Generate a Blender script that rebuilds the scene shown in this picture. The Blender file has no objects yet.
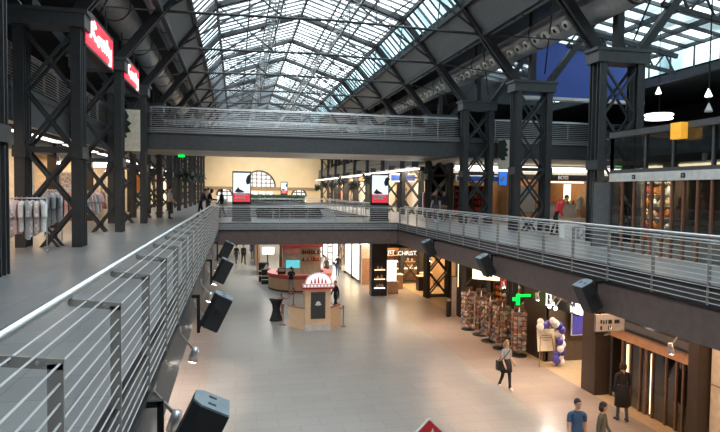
import bpy, math, random
from mathutils import Vector, Matrix, Euler
random.seed(7)
SC = bpy.context.scene; COL = SC.collection
R = math.radians
Z = Vector((0, 0, 1))
UP = 5.05      # upper gallery level
SEC = 9.7      # second gallery level
XC = 3.72      # centre line of the hall
BAY = 5.8
YT = [11.4 + BAY * k for k in range(13)]
ORD = ['first', 'second', 'third', 'fourth', 'fifth', 'sixth', 'seventh', 'eighth', 'ninth', 'tenth', 'eleventh', 'twelfth', 'thirteenth', 'fourteenth', 'fifteenth', 'sixteenth', 'seventeenth', 'eighteenth', 'nineteenth', 'twentieth']

# ------------------------------------------------------------------ materials
def mat(name, col, rough=.5, metal=0, emit=None, es=0, var=.12, nscale=6, bump=0, spec=.5):
    m = bpy.data.materials.new(name); m.use_nodes = True
    nt = m.node_tree; b = nt.nodes['Principled BSDF']
    tc = nt.nodes.new('ShaderNodeTexCoord'); nz = nt.nodes.new('ShaderNodeTexNoise')
    nz.inputs['Scale'].default_value = nscale; nz.inputs['Detail'].default_value = 4
    nt.links.new(tc.outputs['Object'], nz.inputs['Vector'])
    rp = nt.nodes.new('ShaderNodeValToRGB')
    c = Vector(col[:3])
    rp.color_ramp.elements[0].position = .3; rp.color_ramp.elements[1].position = .7
    rp.color_ramp.elements[0].color = (*(c * (1 - var)), 1)
    rp.color_ramp.elements[1].color = (*[min(1, x * (1 + var)) for x in c], 1)
    nt.links.new(nz.outputs['Fac'], rp.inputs['Fac'])
    nt.links.new(rp.outputs['Color'], b.inputs['Base Color'])
    b.inputs['Roughness'].default_value = rough; b.inputs['Metallic'].default_value = metal
    b.inputs['Specular IOR Level'].default_value = spec
    if emit:
        b.inputs['Emission Color'].default_value = (*emit, 1); b.inputs['Emission Strength'].default_value = es
    if bump:
        bp = nt.nodes.new('ShaderNodeBump'); bp.inputs['Strength'].default_value = bump
        nt.links.new(nz.outputs['Fac'], bp.inputs['Height']); nt.links.new(bp.outputs['Normal'], b.inputs['Normal'])
    return m

def tile_mat(name, c1, c2, mortar, w, h, rough, off=.5, msize=.006, spec=.5, rot=0):
    m = bpy.data.materials.new(name); m.use_nodes = True
    nt = m.node_tree; b = nt.nodes['Principled BSDF']
    tc = nt.nodes.new('ShaderNodeTexCoord'); mp = nt.nodes.new('ShaderNodeMapping')
    mp.inputs['Rotation'].default_value = (0, 0, rot)
    br = nt.nodes.new('ShaderNodeTexBrick')
    br.offset = off
    br.inputs['Color1'].default_value = (*c1, 1); br.inputs['Color2'].default_value = (*c2, 1); br.inputs['Mortar'].default_value = (*mortar, 1)
    br.inputs['Scale'].default_value = 1; br.inputs['Mortar Size'].default_value = msize
    br.inputs['Brick Width'].default_value = w; br.inputs['Row Height'].default_value = h
    nt.links.new(tc.outputs['Object'], mp.inputs['Vector']); nt.links.new(mp.outputs['Vector'], br.inputs['Vector'])
    nz = nt.nodes.new('ShaderNodeTexNoise'); nz.inputs['Scale'].default_value = .35; nz.inputs['Detail'].default_value = 6
    nt.links.new(tc.outputs['Object'], nz.inputs['Vector'])
    mx = nt.nodes.new('ShaderNodeMix'); mx.data_type = 'RGBA'; mx.blend_type = 'MULTIPLY'; mx.inputs['Factor'].default_value = .35
    nt.links.new(br.outputs['Color'], mx.inputs[6])
    bw = nt.nodes.new('ShaderNodeValToRGB'); bw.color_ramp.elements[0].position = .3; bw.color_ramp.elements[1].position = .7; bw.color_ramp.elements[0].color = (.62, .62, .62, 1); bw.color_ramp.elements[1].color = (1, 1, 1, 1)
    nt.links.new(nz.outputs['Fac'], bw.inputs['Fac']); nt.links.new(bw.outputs['Color'], mx.inputs[7])
    nt.links.new(mx.outputs[2], b.inputs['Base Color'])
    mr = nt.nodes.new('ShaderNodeMapRange'); mr.inputs['To Min'].default_value = rough * .8; mr.inputs['To Max'].default_value = rough * 1.25
    nt.links.new(nz.outputs['Fac'], mr.inputs['Value']); nt.links.new(mr.outputs['Result'], b.inputs['Roughness'])
    b.inputs['Specular IOR Level'].default_value = spec
    return m

def glass_mat(name, tint, gloss=.1, rough=.02, dirt=0, cells=None):
    m = bpy.data.materials.new(name); m.use_nodes = True
    nt = m.node_tree; nt.nodes.remove(nt.nodes['Principled BSDF'])
    out = nt.nodes['Material Output']
    t = nt.nodes.new('ShaderNodeBsdfTransparent'); g = nt.nodes.new('ShaderNodeBsdfGlossy'); g.inputs['Roughness'].default_value = rough
    mx = nt.nodes.new('ShaderNodeMixShader'); mx.inputs['Fac'].default_value = gloss
    tc = nt.nodes.new('ShaderNodeTexCoord'); nz = nt.nodes.new('ShaderNodeTexNoise'); nz.inputs['Scale'].default_value = .45; nz.inputs['Detail'].default_value = 5
    nt.links.new(tc.outputs['Object'], nz.inputs['Vector'])
    rp = nt.nodes.new('ShaderNodeValToRGB'); c = Vector(tint)
    rp.color_ramp.elements[0].position = .35; rp.color_ramp.elements[1].position = .6
    rp.color_ramp.elements[0].color = (*(c * (1 - dirt)), 1); rp.color_ramp.elements[1].color = (*c, 1)
    nt.links.new(nz.outputs['Fac'], rp.inputs['Fac']); nt.links.new(rp.outputs['Color'], t.inputs['Color'])
    if cells:      # every pane has its own age and dirt
        mp = nt.nodes.new('ShaderNodeVectorMath'); mp.operation = 'MULTIPLY'; mp.inputs[1].default_value = (1 / cells[0], 1 / cells[1], 0)
        fl = nt.nodes.new('ShaderNodeVectorMath'); fl.operation = 'FLOOR'; wn_ = nt.nodes.new('ShaderNodeTexWhiteNoise'); wn_.noise_dimensions = '3D'
        nt.links.new(tc.outputs['Object'], mp.inputs[0]); nt.links.new(mp.outputs[0], fl.inputs[0]); nt.links.new(fl.outputs[0], wn_.inputs['Vector'])
        cr = nt.nodes.new('ShaderNodeValToRGB'); cr.color_ramp.elements[0].color = (.30, .34, .35, 1); cr.color_ramp.elements[1].color = (1, 1, 1, 1); cr.color_ramp.elements[0].position = 0; cr.color_ramp.elements[1].position = .75
        nt.links.new(wn_.outputs['Value'], cr.inputs['Fac'])
        mm = nt.nodes.new('ShaderNodeMix'); mm.data_type = 'RGBA'; mm.blend_type = 'MULTIPLY'; mm.inputs['Factor'].default_value = 1
        nt.links.new(rp.outputs['Color'], mm.inputs[6]); nt.links.new(cr.outputs['Color'], mm.inputs[7]); nt.links.new(mm.outputs[2], t.inputs['Color'])
    nt.links.new(t.outputs[0], mx.inputs[1]); nt.links.new(g.outputs[0], mx.inputs[2]); nt.links.new(mx.outputs[0], out.inputs['Surface'])
    return m

M = {}
def dm(k, *a, **kw): M[k] = mat(k, *a, **kw)
dm('steel', (.050, .052, .057), .42, .15, spec=.5)
dm('steel_grey', (.075, .078, .084), .45, .1)
dm('truss_steel', (.028, .030, .034), .5, .1)
dm('lattice_grey', (.33, .34, .35), .5, .1)
dm('bar_grey', (.10, .11, .12), .5, .1)
dm('stainless', (.62, .62, .63), .32, .8, var=.05)
dm('wire', (.74, .75, .76), .4, .35, var=.05)
dm('post_steel', (.38, .35, .32), .5, .2)
dm('fascia', (.072, .076, .084), .42)
dm('fascia_light', (.17, .175, .18), .5)
dm('fascia_warm', (.145, .108, .100), .34)
dm('ceil_dark', (.030, .031, .033), .7)
dm('ceil_panel', (.13, .135, .14), .5)
dm('soffit', (.42, .37, .31), .38, var=.2, nscale=1.2)
dm('duct', (.36, .365, .37), .38, .6)
dm('duct_dark', (.08, .082, .085), .4, .4)
dm('nozzle', (.88, .85, .76), .4, var=.03)
dm('black', (.012, .012, .014), .4)
dm('black_matt', (.016, .016, .018), .8)
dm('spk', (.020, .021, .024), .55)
dm('spk_skylit', (.20, .25, .29), .45)  # speaker top, with the reflected sky put into its colour
dm('red_sign', (.75, .02, .04), .4, emit=(.85, .02, .05), es=.45)
dm('white_lit', (.9, .9, .9), .5, emit=(1, .98, .95), es=1.6)
dm('letter_lit', (.9, .9, .9), .5, emit=(1, .97, .92), es=.55)
dm('sign_soft', (.85, .85, .83), .5, emit=(1, .97, .93), es=.30, var=.02)
dm('strip_lit', (.9, .9, .9), .5, emit=(1, .95, .86), es=1.6)
dm('strip_warm', (.9, .85, .7), .5, emit=(1, .72, .40), es=1.3)
dm('lamp_hot', (.9, .9, .9), .5, emit=(1, .9, .74), es=40)
dm('beige_wall', (.80, .64, .42), .7, var=.06, nscale=.6)
dm('beige_trim', (.30, .22, .14), .6)
dm('window_glow', (.5, .55, .6), .4, emit=(.9, .95, 1), es=.42)
dm('cream', (.82, .58, .37), .6, var=.05)
dm('cream_light', (.80, .72, .58), .55)
dm('warm_wall', (.40, .27, .15), .65, nscale=1)
dm('warm_white', (.78, .70, .58), .6)
dm('brown', (.10, .065, .045), .5)
dm('dark_brown', (.045, .032, .026), .45)
dm('wood', (.34, .19, .09), .45, nscale=2)
dm('copper', (.36, .17, .11), .32, .55)
dm('frame_brown', (.20, .12, .09), .4, .3)
dm('copper_lit', (.48, .27, .16), .4, .2)
dm('pinkred', (.72, .12, .10), .45)
dm('pink', (.85, .45, .48), .5)
dm('white', (.80, .80, .79), .5, var=.04)
dm('off_white', (.62, .60, .57), .6)
dm('grey', (.28, .28, .29), .6)
dm('blue_wall', (.014, .035, .16), .5, emit=(.03, .07, .30), es=.18, nscale=.6)  # faint glow put into the wall colour, no lamp behind it
dm('blue', (.03, .09, .42), .45)
dm('blue_lit', (.05, .2, .7), .45, emit=(.05, .25, .9), es=.3)
dm('balloon_blue', (.07, .06, .38), .25)
dm('balloon_white', (.82, .81, .84), .25, var=.03)
dm('green_lit', (.0, .45, .08), .4, emit=(.0, 1, .10), es=.6)
dm('cyan_lit', (.2, .7, .8), .4, emit=(.15, .75, .85), es=.3)
dm('screen_white', (.8, .85, .9), .3, emit=(.75, .84, .95), es=.45)
dm('screen_red', (.8, .06, .08), .3, emit=(.85, .06, .09), es=.3)
dm('screen_dark', (.05, .06, .09), .3)
dm('pink_lit', (.8, .1, .7), .3, emit=(1, .1, .8), es=3)
dm('orange_lit', (.75, .36, .03), .4, emit=(1, .45, .05), es=.25)
dm('orange', (.85, .26, .03), .6)
dm('yellow', (.75, .52, .10), .6)
dm('red', (.62, .025, .03), .55)
dm('leaf', (.05, .11, .035), .6, var=.4)
dm('leaf_dark', (.018, .03, .018), .6, var=.4)
dm('skin', (.62, .38, .27), .55, var=.06)
dm('navy', (.035, .05, .10), .8)
dm('shirt_blue', (.045, .10, .20), .85)
dm('olive', (.115, .105, .075), .85)
dm('dark_cloth', (.018, .018, .022), .85)
dm('jeans', (.07, .09, .15), .85)
dm('khaki', (.30, .24, .16), .85)
dm('tee_grey', (.42, .43, .46), .85)
dm('tan_cloth', (.60, .44, .32), .85)
dm('hair_dark', (.025, .016, .012), .6)
dm('hair_blond', (.42, .26, .11), .6)
dm('hair_ginger', (.45, .15, .05), .6)
dm('shoe', (.03, .028, .027), .5)
dm('shoe_white', (.75, .75, .75), .6)
dm('lips', (.42, .16, .13), .5)
dm('cloth_white', (.75, .73, .72), .85, nscale=20)
dm('cloth_pink', (.78, .50, .48), .85, nscale=20)
dm('cloth_rose', (.62, .28, .30), .85, nscale=20)
dm('cloth_grey', (.40, .42, .44), .85, nscale=20)
dm('cloth_blue', (.46, .53, .60), .85, nscale=20)
dm('shop_floor', (.52, .40, .26), .3)
dm('mesh_dark', (.05, .052, .055), .6)
M['tiles_low'] = tile_mat('tiles_low', (.325, .315, .30), (.355, .345, .33), (.20, .195, .19), 1.2, .6, .30)
M['tiles_warm'] = tile_mat('tiles_warm', (.34, .29, .26), (.37, .315, .285), (.20, .17, .15), 1.2, .6, .33)  # aisle tiles, warm shop light put into their colour
M['tiles_up'] = tile_mat('tiles_up', (.26, .262, .268), (.30, .302, .308), (.165, .165, .165), .6, .6, .30, off=0)
M['pane'] = glass_mat('pane', (.84, .89, .90), .06, .05, .25, (1.55, .725))
M['pane_teal'] = glass_mat('pane_teal', (.36, .50, .53), .10, .05, .5, (5, .725))
M['pane_aisle'] = glass_mat('pane_aisle', (.46, .54, .56), .10, .05, .6, (1.5, .966))
M['glass_dark'] = glass_mat('glass_dark', (.62, .66, .66), .10, .03, .1)
M['glass_clear'] = glass_mat('glass_clear', (.88, .90, .90), .08, .02, .05)

def print_mat(name, cols, sx, sy, es=0):
    """small printed cards: cells of different colours"""
    m = bpy.data.materials.new(name); m.use_nodes = True
    nt = m.node_tree; b = nt.nodes['Principled BSDF']
    tc = nt.nodes.new('ShaderNodeTexCoord'); mp = nt.nodes.new('ShaderNodeMapping'); mp.inputs['Scale'].default_value = (sx, sx, sy)
    vo = nt.nodes.new('ShaderNodeTexVoronoi'); vo.distance = 'CHEBYCHEV'; vo.inputs['Scale'].default_value = 1; vo.inputs['Randomness'].default_value = .35
    nt.links.new(tc.outputs['Object'], mp.inputs['Vector']); nt.links.new(mp.outputs['Vector'], vo.inputs['Vector'])
    sp = nt.nodes.new('ShaderNodeSeparateColor'); nt.links.new(vo.outputs['Color'], sp.inputs['Color'])
    rp = nt.nodes.new('ShaderNodeValToRGB'); rp.color_ramp.interpolation = 'CONSTANT'
    while len(rp.color_ramp.elements) < len(cols): rp.color_ramp.elements.new(.5)
    for i, c in enumerate(cols):
        rp.color_ramp.elements[i].position = i / len(cols); rp.color_ramp.elements[i].color = (*c, 1)
    nt.links.new(sp.outputs['Red'], rp.inputs['Fac']); nt.links.new(rp.outputs['Color'], b.inputs['Base Color'])
    b.inputs['Roughness'].default_value = .5
    if es:
        nt.links.new(rp.outputs['Color'], b.inputs['Emission Color']); b.inputs['Emission Strength'].default_value = es
    return m
M['cards'] = print_mat('cards', [(.34, .27, .21), (.12, .07, .06), (.30, .12, .09), (.26, .26, .29), (.07, .08, .13), (.42, .35, .26), (.16, .15, .10)], 9, 8)
M['goods'] = print_mat('goods', [(.62, .45, .28), (.20, .10, .06), (.75, .66, .5), (.35, .16, .10), (.55, .36, .2), (.10, .07, .05)], 3, 4)
M['goods_red'] = print_mat('goods_red', [(.55, .03, .03), (.10, .02, .02), (.6, .06, .05), (.25, .02, .02), (.7, .4, .3)], 5, 5)
M['floral'] = print_mat('floral', [(.75, .74, .73), (.62, .45, .46), (.45, .40, .44), (.78, .72, .70)], 14, 14)

# ------------------------------------------------------------------ mesh builder
class MB:
    def __init__(s): s.v = []; s.f = []; s.m = []
    def add(s, vs, fs, mi=0):
        o = len(s.v); s.v += [Vector(v) for v in vs]
        for f in fs: s.f.append([i + o for i in f]); s.m.append(mi)
        return s
    def box(s, c, d, mi=0, rz=0, rot=None):
        hx, hy, hz = d[0] / 2, d[1] / 2, d[2] / 2
        vs = [Vector((x, y, z)) for z in (-hz, hz) for y in (-hy, hy) for x in (-hx, hx)]
        m = rot if rot is not None else Matrix.Rotation(rz, 3, 'Z')
        vs = [m @ v + Vector(c) for v in vs]
        return s.add(vs, [(0, 2, 3, 1), (4, 5, 7, 6), (0, 1, 5, 4), (2, 6, 7, 3), (0, 4, 6, 2), (1, 3, 7, 5)], mi)
    def bx(s, x0, x1, y0, y1, z0, z1, mi=0):
        return s.box(((x0 + x1) / 2, (y0 + y1) / 2, (z0 + z1) / 2), (x1 - x0, y1 - y0, z1 - z0), mi)
    def beam(s, p, q, w, h, mi=0, up=Z):
        p, q = Vector(p), Vector(q); d = (q - p).normalized()
        a = d.cross(Vector(up))
        if a.length < 1e-4: a = d.cross(Vector((0, 1, 0)))
        a.normalize(); b = a.cross(d)
        vs = [e + a * sx * w / 2 + b * sy * h / 2 for e in (p, q) for sx, sy in ((-1, -1), (1, -1), (1, 1), (-1, 1))]
        return s.add(vs, [(0, 1, 2, 3), (4, 7, 6, 5), (0, 4, 5, 1), (1, 5, 6, 2), (2, 6, 7, 3), (3, 7, 4, 0)], mi)
    def tube(s, pts, r, n=8, mi=0):
        pts = [Vector(p) for p in pts]; k = len(pts); rs = r if isinstance(r, (list, tuple)) else [r] * k
        vs = []; fs = []
        pa = None
        for i, p in enumerate(pts):
            d = (pts[min(i + 1, k - 1)] - pts[max(i - 1, 0)]).normalized()
            if pa is None:
                pa = d.cross(Z)
                if pa.length < 1e-3: pa = Vector((1, 0, 0))
            a = (pa - d * pa.dot(d)).normalized(); pa = a; b = d.cross(a)
            vs += [p + (a * math.cos(t) + b * math.sin(t)) * rs[i] for t in [2 * math.pi * j / n for j in range(n)]]
        for i in range(k - 1):
            for j in range(n): fs.append((i * n + j, i * n + (j + 1) % n, (i + 1) * n + (j + 1) % n, (i + 1) * n + j))
        fs.append(tuple(range(n - 1, -1, -1))); fs.append(tuple(range((k - 1) * n, k * n)))
        return s.add(vs, fs, mi)
    def lathe(s, prof, c, n=16, mi=0):
        vs = []; fs = []; k = len(prof); c = Vector(c)
        for r, z in prof: vs += [c + Vector((r * math.cos(2 * math.pi * j / n), r * math.sin(2 * math.pi * j / n), z)) for j in range(n)]
        for i in range(k - 1):
            for j in range(n): fs.append((i * n + j, i * n + (j + 1) % n, (i + 1) * n + (j + 1) % n, (i + 1) * n + j))
        fs.append(tuple(range(n - 1, -1, -1))); fs.append(tuple(range((k - 1) * n, k * n)))
        return s.add(vs, fs, mi)
    def prism(s, poly, vec, mi=0):
        n = len(poly); poly = [Vector(p) for p in poly]; vec = Vector(vec)
        fs = [tuple(range(n - 1, -1, -1)), tuple(range(n, 2 * n))] + [(i, (i + 1) % n, (i + 1) % n + n, i + n) for i in range(n)]
        return s.add(poly + [p + vec for p in poly], fs, mi)
    def ell(s, c, r, nu=12, nv=8, mi=0, rot=None):
        vs = []; fs = []; c = Vector(c)
        for i in range(nv + 1):
            t = math.pi * i / nv
            for j in range(nu):
                p = 2 * math.pi * j / nu
                v = Vector((r[0] * math.sin(t) * math.cos(p), r[1] * math.sin(t) * math.sin(p), r[2] * math.cos(t)))
                vs.append((rot @ v if rot is not None else v) + c)
        for i in range(nv):
            for j in range(nu): fs.append((i * nu + j, (i + 1) * nu + j, (i + 1) * nu + (j + 1) % nu, i * nu + (j + 1) % nu))
        return s.add(vs, fs, mi)
    def disc(s, c, r, nrm, n=20, t=.01, mi=0):
        nrm = Vector(nrm).normalized(); a = nrm.orthogonal().normalized(); b = nrm.cross(a); c = Vector(c)
        return s.prism([c + (a * math.cos(2 * math.pi * j / n) + b * math.sin(2 * math.pi * j / n)) * r for j in range(n)], nrm * t, mi)
    def quad(s, a, b, c, d, mi=0): return s.add([a, b, c, d], [(0, 1, 2, 3)], mi)
    def build(s, name, ms, parent=None, smooth=False, loc=None, world=True):
        if isinstance(ms, str): ms = [ms]
        vs = s.v
        if parent is not None:
            if world:
                o = TH.get(parent.name, Vector(parent.location))
                vs = [v - o for v in vs]
            loc = Vector((0, 0, 0))
        elif loc is None:
            lo = Vector([min(v[i] for v in vs) for i in range(3)]); hi = Vector([max(v[i] for v in vs) for i in range(3)])
            loc = Vector(((lo.x + hi.x) / 2, (lo.y + hi.y) / 2, lo.z)); vs = [v - loc for v in vs]
        else: loc = Vector(loc)
        me = bpy.data.meshes.new(name); me.from_pydata([tuple(v) for v in vs], [], s.f)
        for k in ms: me.materials.append(M[k])
        me.polygons.foreach_set('material_index', s.m)
        if smooth: me.polygons.foreach_set('use_smooth', [True] * len(s.f))
        me.update()
        o = bpy.data.objects.new(name, me); COL.objects.link(o); o.location = loc
        if parent is not None:
            o.parent = parent
            if name not in ('x',): TH[o.name] = TH.get(parent.name, Vector(parent.location))
        else: TH[o.name] = Vector(loc)
        return o
TH = {}      # object name -> world origin of its own local space (one-off parts are written in world coordinates)

def tag(o, label, cat, group=None):
    o['label'] = label; o['category'] = cat
    if group: o['group'] = group
    return o
def thing(name, label, cat, loc=(0, 0, 0), group=None, rz=0):
    o = bpy.data.objects.new(name, None); COL.objects.link(o); o.location = loc; o.rotation_euler = (0, 0, rz); o.empty_display_size = .2
    TH[o.name] = Vector(loc)
    return tag(o, label, cat, group)
def struct(name, mb, ms, smooth=False, parent=None):
    o = mb.build(name, ms, parent, smooth, loc=(0, 0, 0)); o['kind'] = 'structure'
    return o
def dup(root, loc, label=None, rz=None, group=None):
    r = root.copy(); COL.objects.link(r); r.location = loc
    if rz is not None: r.rotation_euler = (0, 0, rz)
    if label: r['label'] = label
    if group: r['group'] = group
    for ch in root.children:
        c = ch.copy(); COL.objects.link(c); c.parent = r
        for g in ch.children:
            d = g.copy(); COL.objects.link(d); d.parent = c
    TH[r.name] = Vector(loc)
    return r
def text_mb(txt, size, origin, ux, uz, depth=.02, bold=0, shear=0, mb=None, mi=0):
    """letters as solid geometry: origin lower left, ux reading direction, uz up"""
    cu = bpy.data.curves.new('letters', 'FONT'); cu.body = txt; cu.size = size; cu.extrude = depth / 2; cu.offset = bold; cu.shear = shear; cu.resolution_u = 3
    ob = bpy.data.objects.new('letters', cu); COL.objects.link(ob)
    dg = bpy.context.evaluated_depsgraph_get(); dg.update()
    me = bpy.data.meshes.new_from_object(ob.evaluated_get(dg))
    ux = Vector(ux).normalized(); uz = Vector(uz).normalized(); un = ux.cross(uz); o = Vector(origin)
    mb = mb or MB()
    mb.add([o + ux * v.co.x + uz * v.co.y + un * v.co.z for v in me.vertices], [tuple(p.vertices) for p in me.polygons], mi)
    bpy.data.objects.remove(ob); bpy.data.curves.remove(cu); bpy.data.meshes.remove(me)
    return mb
def area(name, loc, size, energy, col, rot=(0, 0, 0), sy=None):
    l = bpy.data.lights.new(name, 'AREA'); l.energy = energy; l.color = col; l.size = size
    if sy: l.shape = 'RECTANGLE'; l.size_y = sy
    o = bpy.data.objects.new(name, l); COL.objects.link(o); o.location = loc; o.rotation_euler = rot
    return o
def spot(name, loc, target, energy, col, ang=60, blend=.5, r=.04):
    l = bpy.data.lights.new(name, 'SPOT'); l.energy = energy; l.color = col; l.spot_size = R(ang); l.spot_blend = blend; l.shadow_soft_size = r
    o = bpy.data.objects.new(name, l); COL.objects.link(o); o.location = loc
    o.rotation_euler = (Vector(target) - Vector(loc)).to_track_quat('-Z', 'Y').to_euler()
    return o

# ------------------------------------------------------------------ camera, sky, colour
cam = bpy.data.cameras.new('camera'); co = bpy.data.objects.new('camera', cam); COL.objects.link(co)
f_px = 580.0
def nrm(v): return Vector(v).normalized()
dy = nrm((236 - 360, 190 - 216, f_px)); dx = nrm((3068 - 360, 224 - 216, f_px)); dx = (dx - dy * dx.dot(dy)).normalized(); dz = dx.cross(dy)
if dz.y > 0: dz = -dz
# world axes are measured in camera axes (x right, y down, z forward); rows of the world matrix follow
rows = [Vector((a.x, -a.y, -a.z)) for a in (dx, dy, dz)]
mw = Matrix(rows).to_4x4(); mw.translation = Vector((0, 0, 6.68))
co.matrix_world = mw
cam.sensor_width = 36; cam.lens = f_px / 720 * 36; cam.clip_start = .05; cam.clip_end = 300
SC.camera = co
w = bpy.data.worlds.new('sky'); SC.world = w; w.use_nodes = True
wn = w.node_tree; bg = wn.nodes['Background']
tcw = wn.nodes.new('ShaderNodeTexCoord'); nzw = wn.nodes.new('ShaderNodeTexNoise'); nzw.inputs['Scale'].default_value = 3
wn.links.new(tcw.outputs['Generated'], nzw.inputs['Vector'])
rpw = wn.nodes.new('ShaderNodeValToRGB'); rpw.color_ramp.elements[0].color = (.80, .89, .95, 1); rpw.color_ramp.elements[1].color = (.97, 1, 1, 1)
rpw.color_ramp.elements[0].position = .35; rpw.color_ramp.elements[1].position = .65
wn.links.new(nzw.outputs['Fac'], rpw.inputs['Fac']); wn.links.new(rpw.outputs['Color'], bg.inputs['Color'])
bg.inputs['Strength'].default_value = 3.2
SC.view_settings.view_transform = 'Standard'; SC.view_settings.look = 'None'; SC.view_settings.gamma = 1; SC.view_settings.exposure = 1.2; SC.view_settings.use_curve_mapping = False
SC.cycles.use_denoising = True
SC.cycles.max_bounces = 6; SC.cycles.diffuse_bounces = 3; SC.cycles.glossy_bounces = 3; SC.cycles.transparent_max_bounces = 24
SC.cycles.sample_clamp_indirect = 6
SC.cycles.caustics_reflective = False; SC.cycles.caustics_refractive = False
# ================================================================== THE SETTING
Y0, Y1 = -8, 85
b = MB(); b.bx(-.95, 8.9, Y0, Y1, -.3, 0); struct('floor', b, 'tiles_low')
b = MB(); b.bx(-5, -.95, Y0, Y1, -.3, 0); struct('floor_left_aisle', b, 'tiles_warm')
b = MB(); b.bx(8.9, 11.66, Y0, Y1, -.3, 0); struct('floor_right_aisle', b, 'tiles_warm')
b = MB(); b.bx(11.66, 27, Y0, Y1, -.3, 0.0); struct('floor_shops', b, 'shop_floor')
def slab(nm, x0, x1, y0, y1, top, bot, mats=('tiles_up', 'soffit')):
    b = MB(); b.bx(x0, x1, y0, y1, top - .1, top); struct(nm, b, mats[0])
    b = MB(); b.bx(x0 + .02, x1 - .02, y0 + .02, y1 - .02, bot, top - .1); struct(nm.replace('floor', 'ceiling') + '_soffit', b, mats[1])
slab('floor_left_gallery', -12, -.90, Y0, Y1, UP, 3.98)
slab('floor_right_gallery', 8.43, 27, Y0, Y1, UP, 3.98)
slab('floor_bridge', -.90, 8.43, 29.63, 35.4, UP, 3.98)
slab('floor_far_bridge', -.90, 8.43, 56, 62, UP, 3.98)
slab('floor_near_bridge', -.90, 8.43, Y0, 1.0, UP, 3.98)
slab('floor_upper_bridge', -6, 11.9, 29.53, 35.3, SEC, 8.64)
slab('floor_upper_left', -12, -6, 6, Y1, SEC, 8.55, ('tiles_up', 'warm_white'))
slab('floor_upper_right', 11.9, 27, 29.53, Y1, SEC, 8.55, ('tiles_up', 'warm_white'))
tn = [0]
def trim(mb, m):
    tn[0] += 1
    return struct('trim_%d' % tn[0], mb, m)
# edges of the galleries: light edge strip on top, dark panelled fascia underneath
def edge(axis, c, a, bb, s, ztop, zmid, zbot, m1, m2, gap=True):
    """axis 'y': runs along y at x=c ; s = direction towards the void"""
    q = MB(); k = MB(); d = MB()
    def put(mb, lo, hi, za, zb, mi=0):
        if axis == 'y': mb.bx(min(c + lo * s, c + hi * s), max(c + lo * s, c + hi * s), a, bb, za, zb, mi)
        else: mb.bx(a, bb, min(c + lo * s, c + hi * s), max(c + lo * s, c + hi * s), za, zb, mi)
    put(q, -.03, .0, zmid, ztop - .06)
    put(d, -.06, .02, ztop - .06, ztop + .005)  # black strip stands for the shade in the slot below the deck
    put(d, -.03, .05, zmid - .05, zmid)
    put(k, -.03, .03, zbot, zmid - .05)
    trim(q, m1); trim(d, 'black'); trim(k, m2)
edge('y', -.87, 1.0, 29.6, 1, UP, 4.68, 3.94, 'fascia_light', 'fascia')
edge('y', 8.40, 1.0, 29.6, -1, UP, 4.68, 3.94, 'fascia', 'fascia_warm')
edge('x', 29.6, -.87, 8.4, -1, UP, 4.68, 3.94, 'fascia_light', 'fascia_warm')
edge('y', -.87, 35.4, 56, 1, UP, 4.68, 3.94, 'fascia', 'fascia')
edge('y', 8.40, 35.4, 56, -1, UP, 4.68, 3.94, 'fascia', 'fascia_warm')
edge('x', 56, -.87, 8.4, -1, UP, 4.68, 3.94, 'fascia', 'fascia_warm')
edge('x', 29.5, -6, 27, -1, SEC, 9.38, 8.60, 'fascia_light', 'fascia')
edge('y', -6, 6, 29.4, 1, SEC, 9.4, 8.5, 'fascia', 'fascia')
edge('y', -6, 35.4, Y1, 1, SEC, 9.4, 8.5, 'fascia', 'fascia')
edge('y', 11.9, 35.4, Y1, -1, SEC, 9.4, 8.5, 'fascia', 'fascia')
# walls
b = MB(); b.bx(-5.3, -5, Y0, Y1, 0, 3.98); struct('wall_left_lower', b, 'grey')
b = MB(); b.bx(-12.3, -12, Y0, Y1, 3.98, 15.2); struct('wall_left', b, 'ceil_dark')
b = MB(); b.bx(27, 27.3, Y0, Y1, 0, 12.5); struct('wall_right', b, 'ceil_dark')
b = MB(); b.bx(-12, 27, Y0 - .3, Y0, 0, 18); struct('light_block_near', b, 'grey')  # unseen closure added to keep out sky light from behind the camera
b = MB(); b.bx(-12, 27, Y1, Y1 + .3, 0, 12.2); struct('wall_back', b, 'beige_wall')
b = MB(); b.prism([(-12, Y1, 12.2), (27, Y1, 12.2), (27, Y1, 14.8), (9.4, Y1, 14.8), (8.4, Y1, 15.6), (XC, Y1, 17.1), (-.9, Y1, 15.6), (-1.9, Y1, 14.8), (-12, Y1, 14.8)], (0, .3, 0)); struct('wall_back_gable', b, 'fascia')
b = MB(); b.bx(-5.9, 11.6, Y1 - .25, Y1 - .001, 6.75, 7.15); trim(b, 'beige_trim')
# arched windows in the end wall
def arch_window(i, cx, zc, r, zb):
    n = 18
    arc = [(cx + r * math.cos(math.pi * j / n), Y1 - .06, zc + r * math.sin(math.pi * j / n)) for j in range(n + 1)]
    g = MB(); g.prism([(cx - r, Y1 - .06, zb)] + list(reversed(arc)) + [(cx + r, Y1 - .06, zb)], (0, .05, 0))
    w0 = struct('window_%d' % i, g, 'window_glow')
    fr = MB(); fr.tube([(p[0], Y1 - .1, p[2]) for p in arc], .13 if r > 1 else .09, 6)
    k = 7 if r > 1.5 else 3
    for j in range(1, k):
        x = cx - r + 2 * r * j / k; h = math.sqrt(max(0, r * r - (x - cx) ** 2)); fr.beam((x, Y1 - .1, zb), (x, Y1 - .1, zc + h), .13, .13)
    nz_ = 4 if r > 1.5 else 2
    for j in range(nz_):
        zz = zc + r * j / nz_; h = math.sqrt(r * r - (zz - zc) ** 2); fr.beam((cx - h, Y1 - .1, zz), (cx + h, Y1 - .1, zz), .13, .13)
    w1 = struct('window_%d_frame' % i, fr, 'brown')
arch_window(1, 3.25, 7.15, 2.3, 7.15)
arch_window(2, -1.6, 5.9, 1.05, 5.06)
arch_window(3, 9.0, 5.9, 1.05, 5.06)
b = MB()
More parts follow.
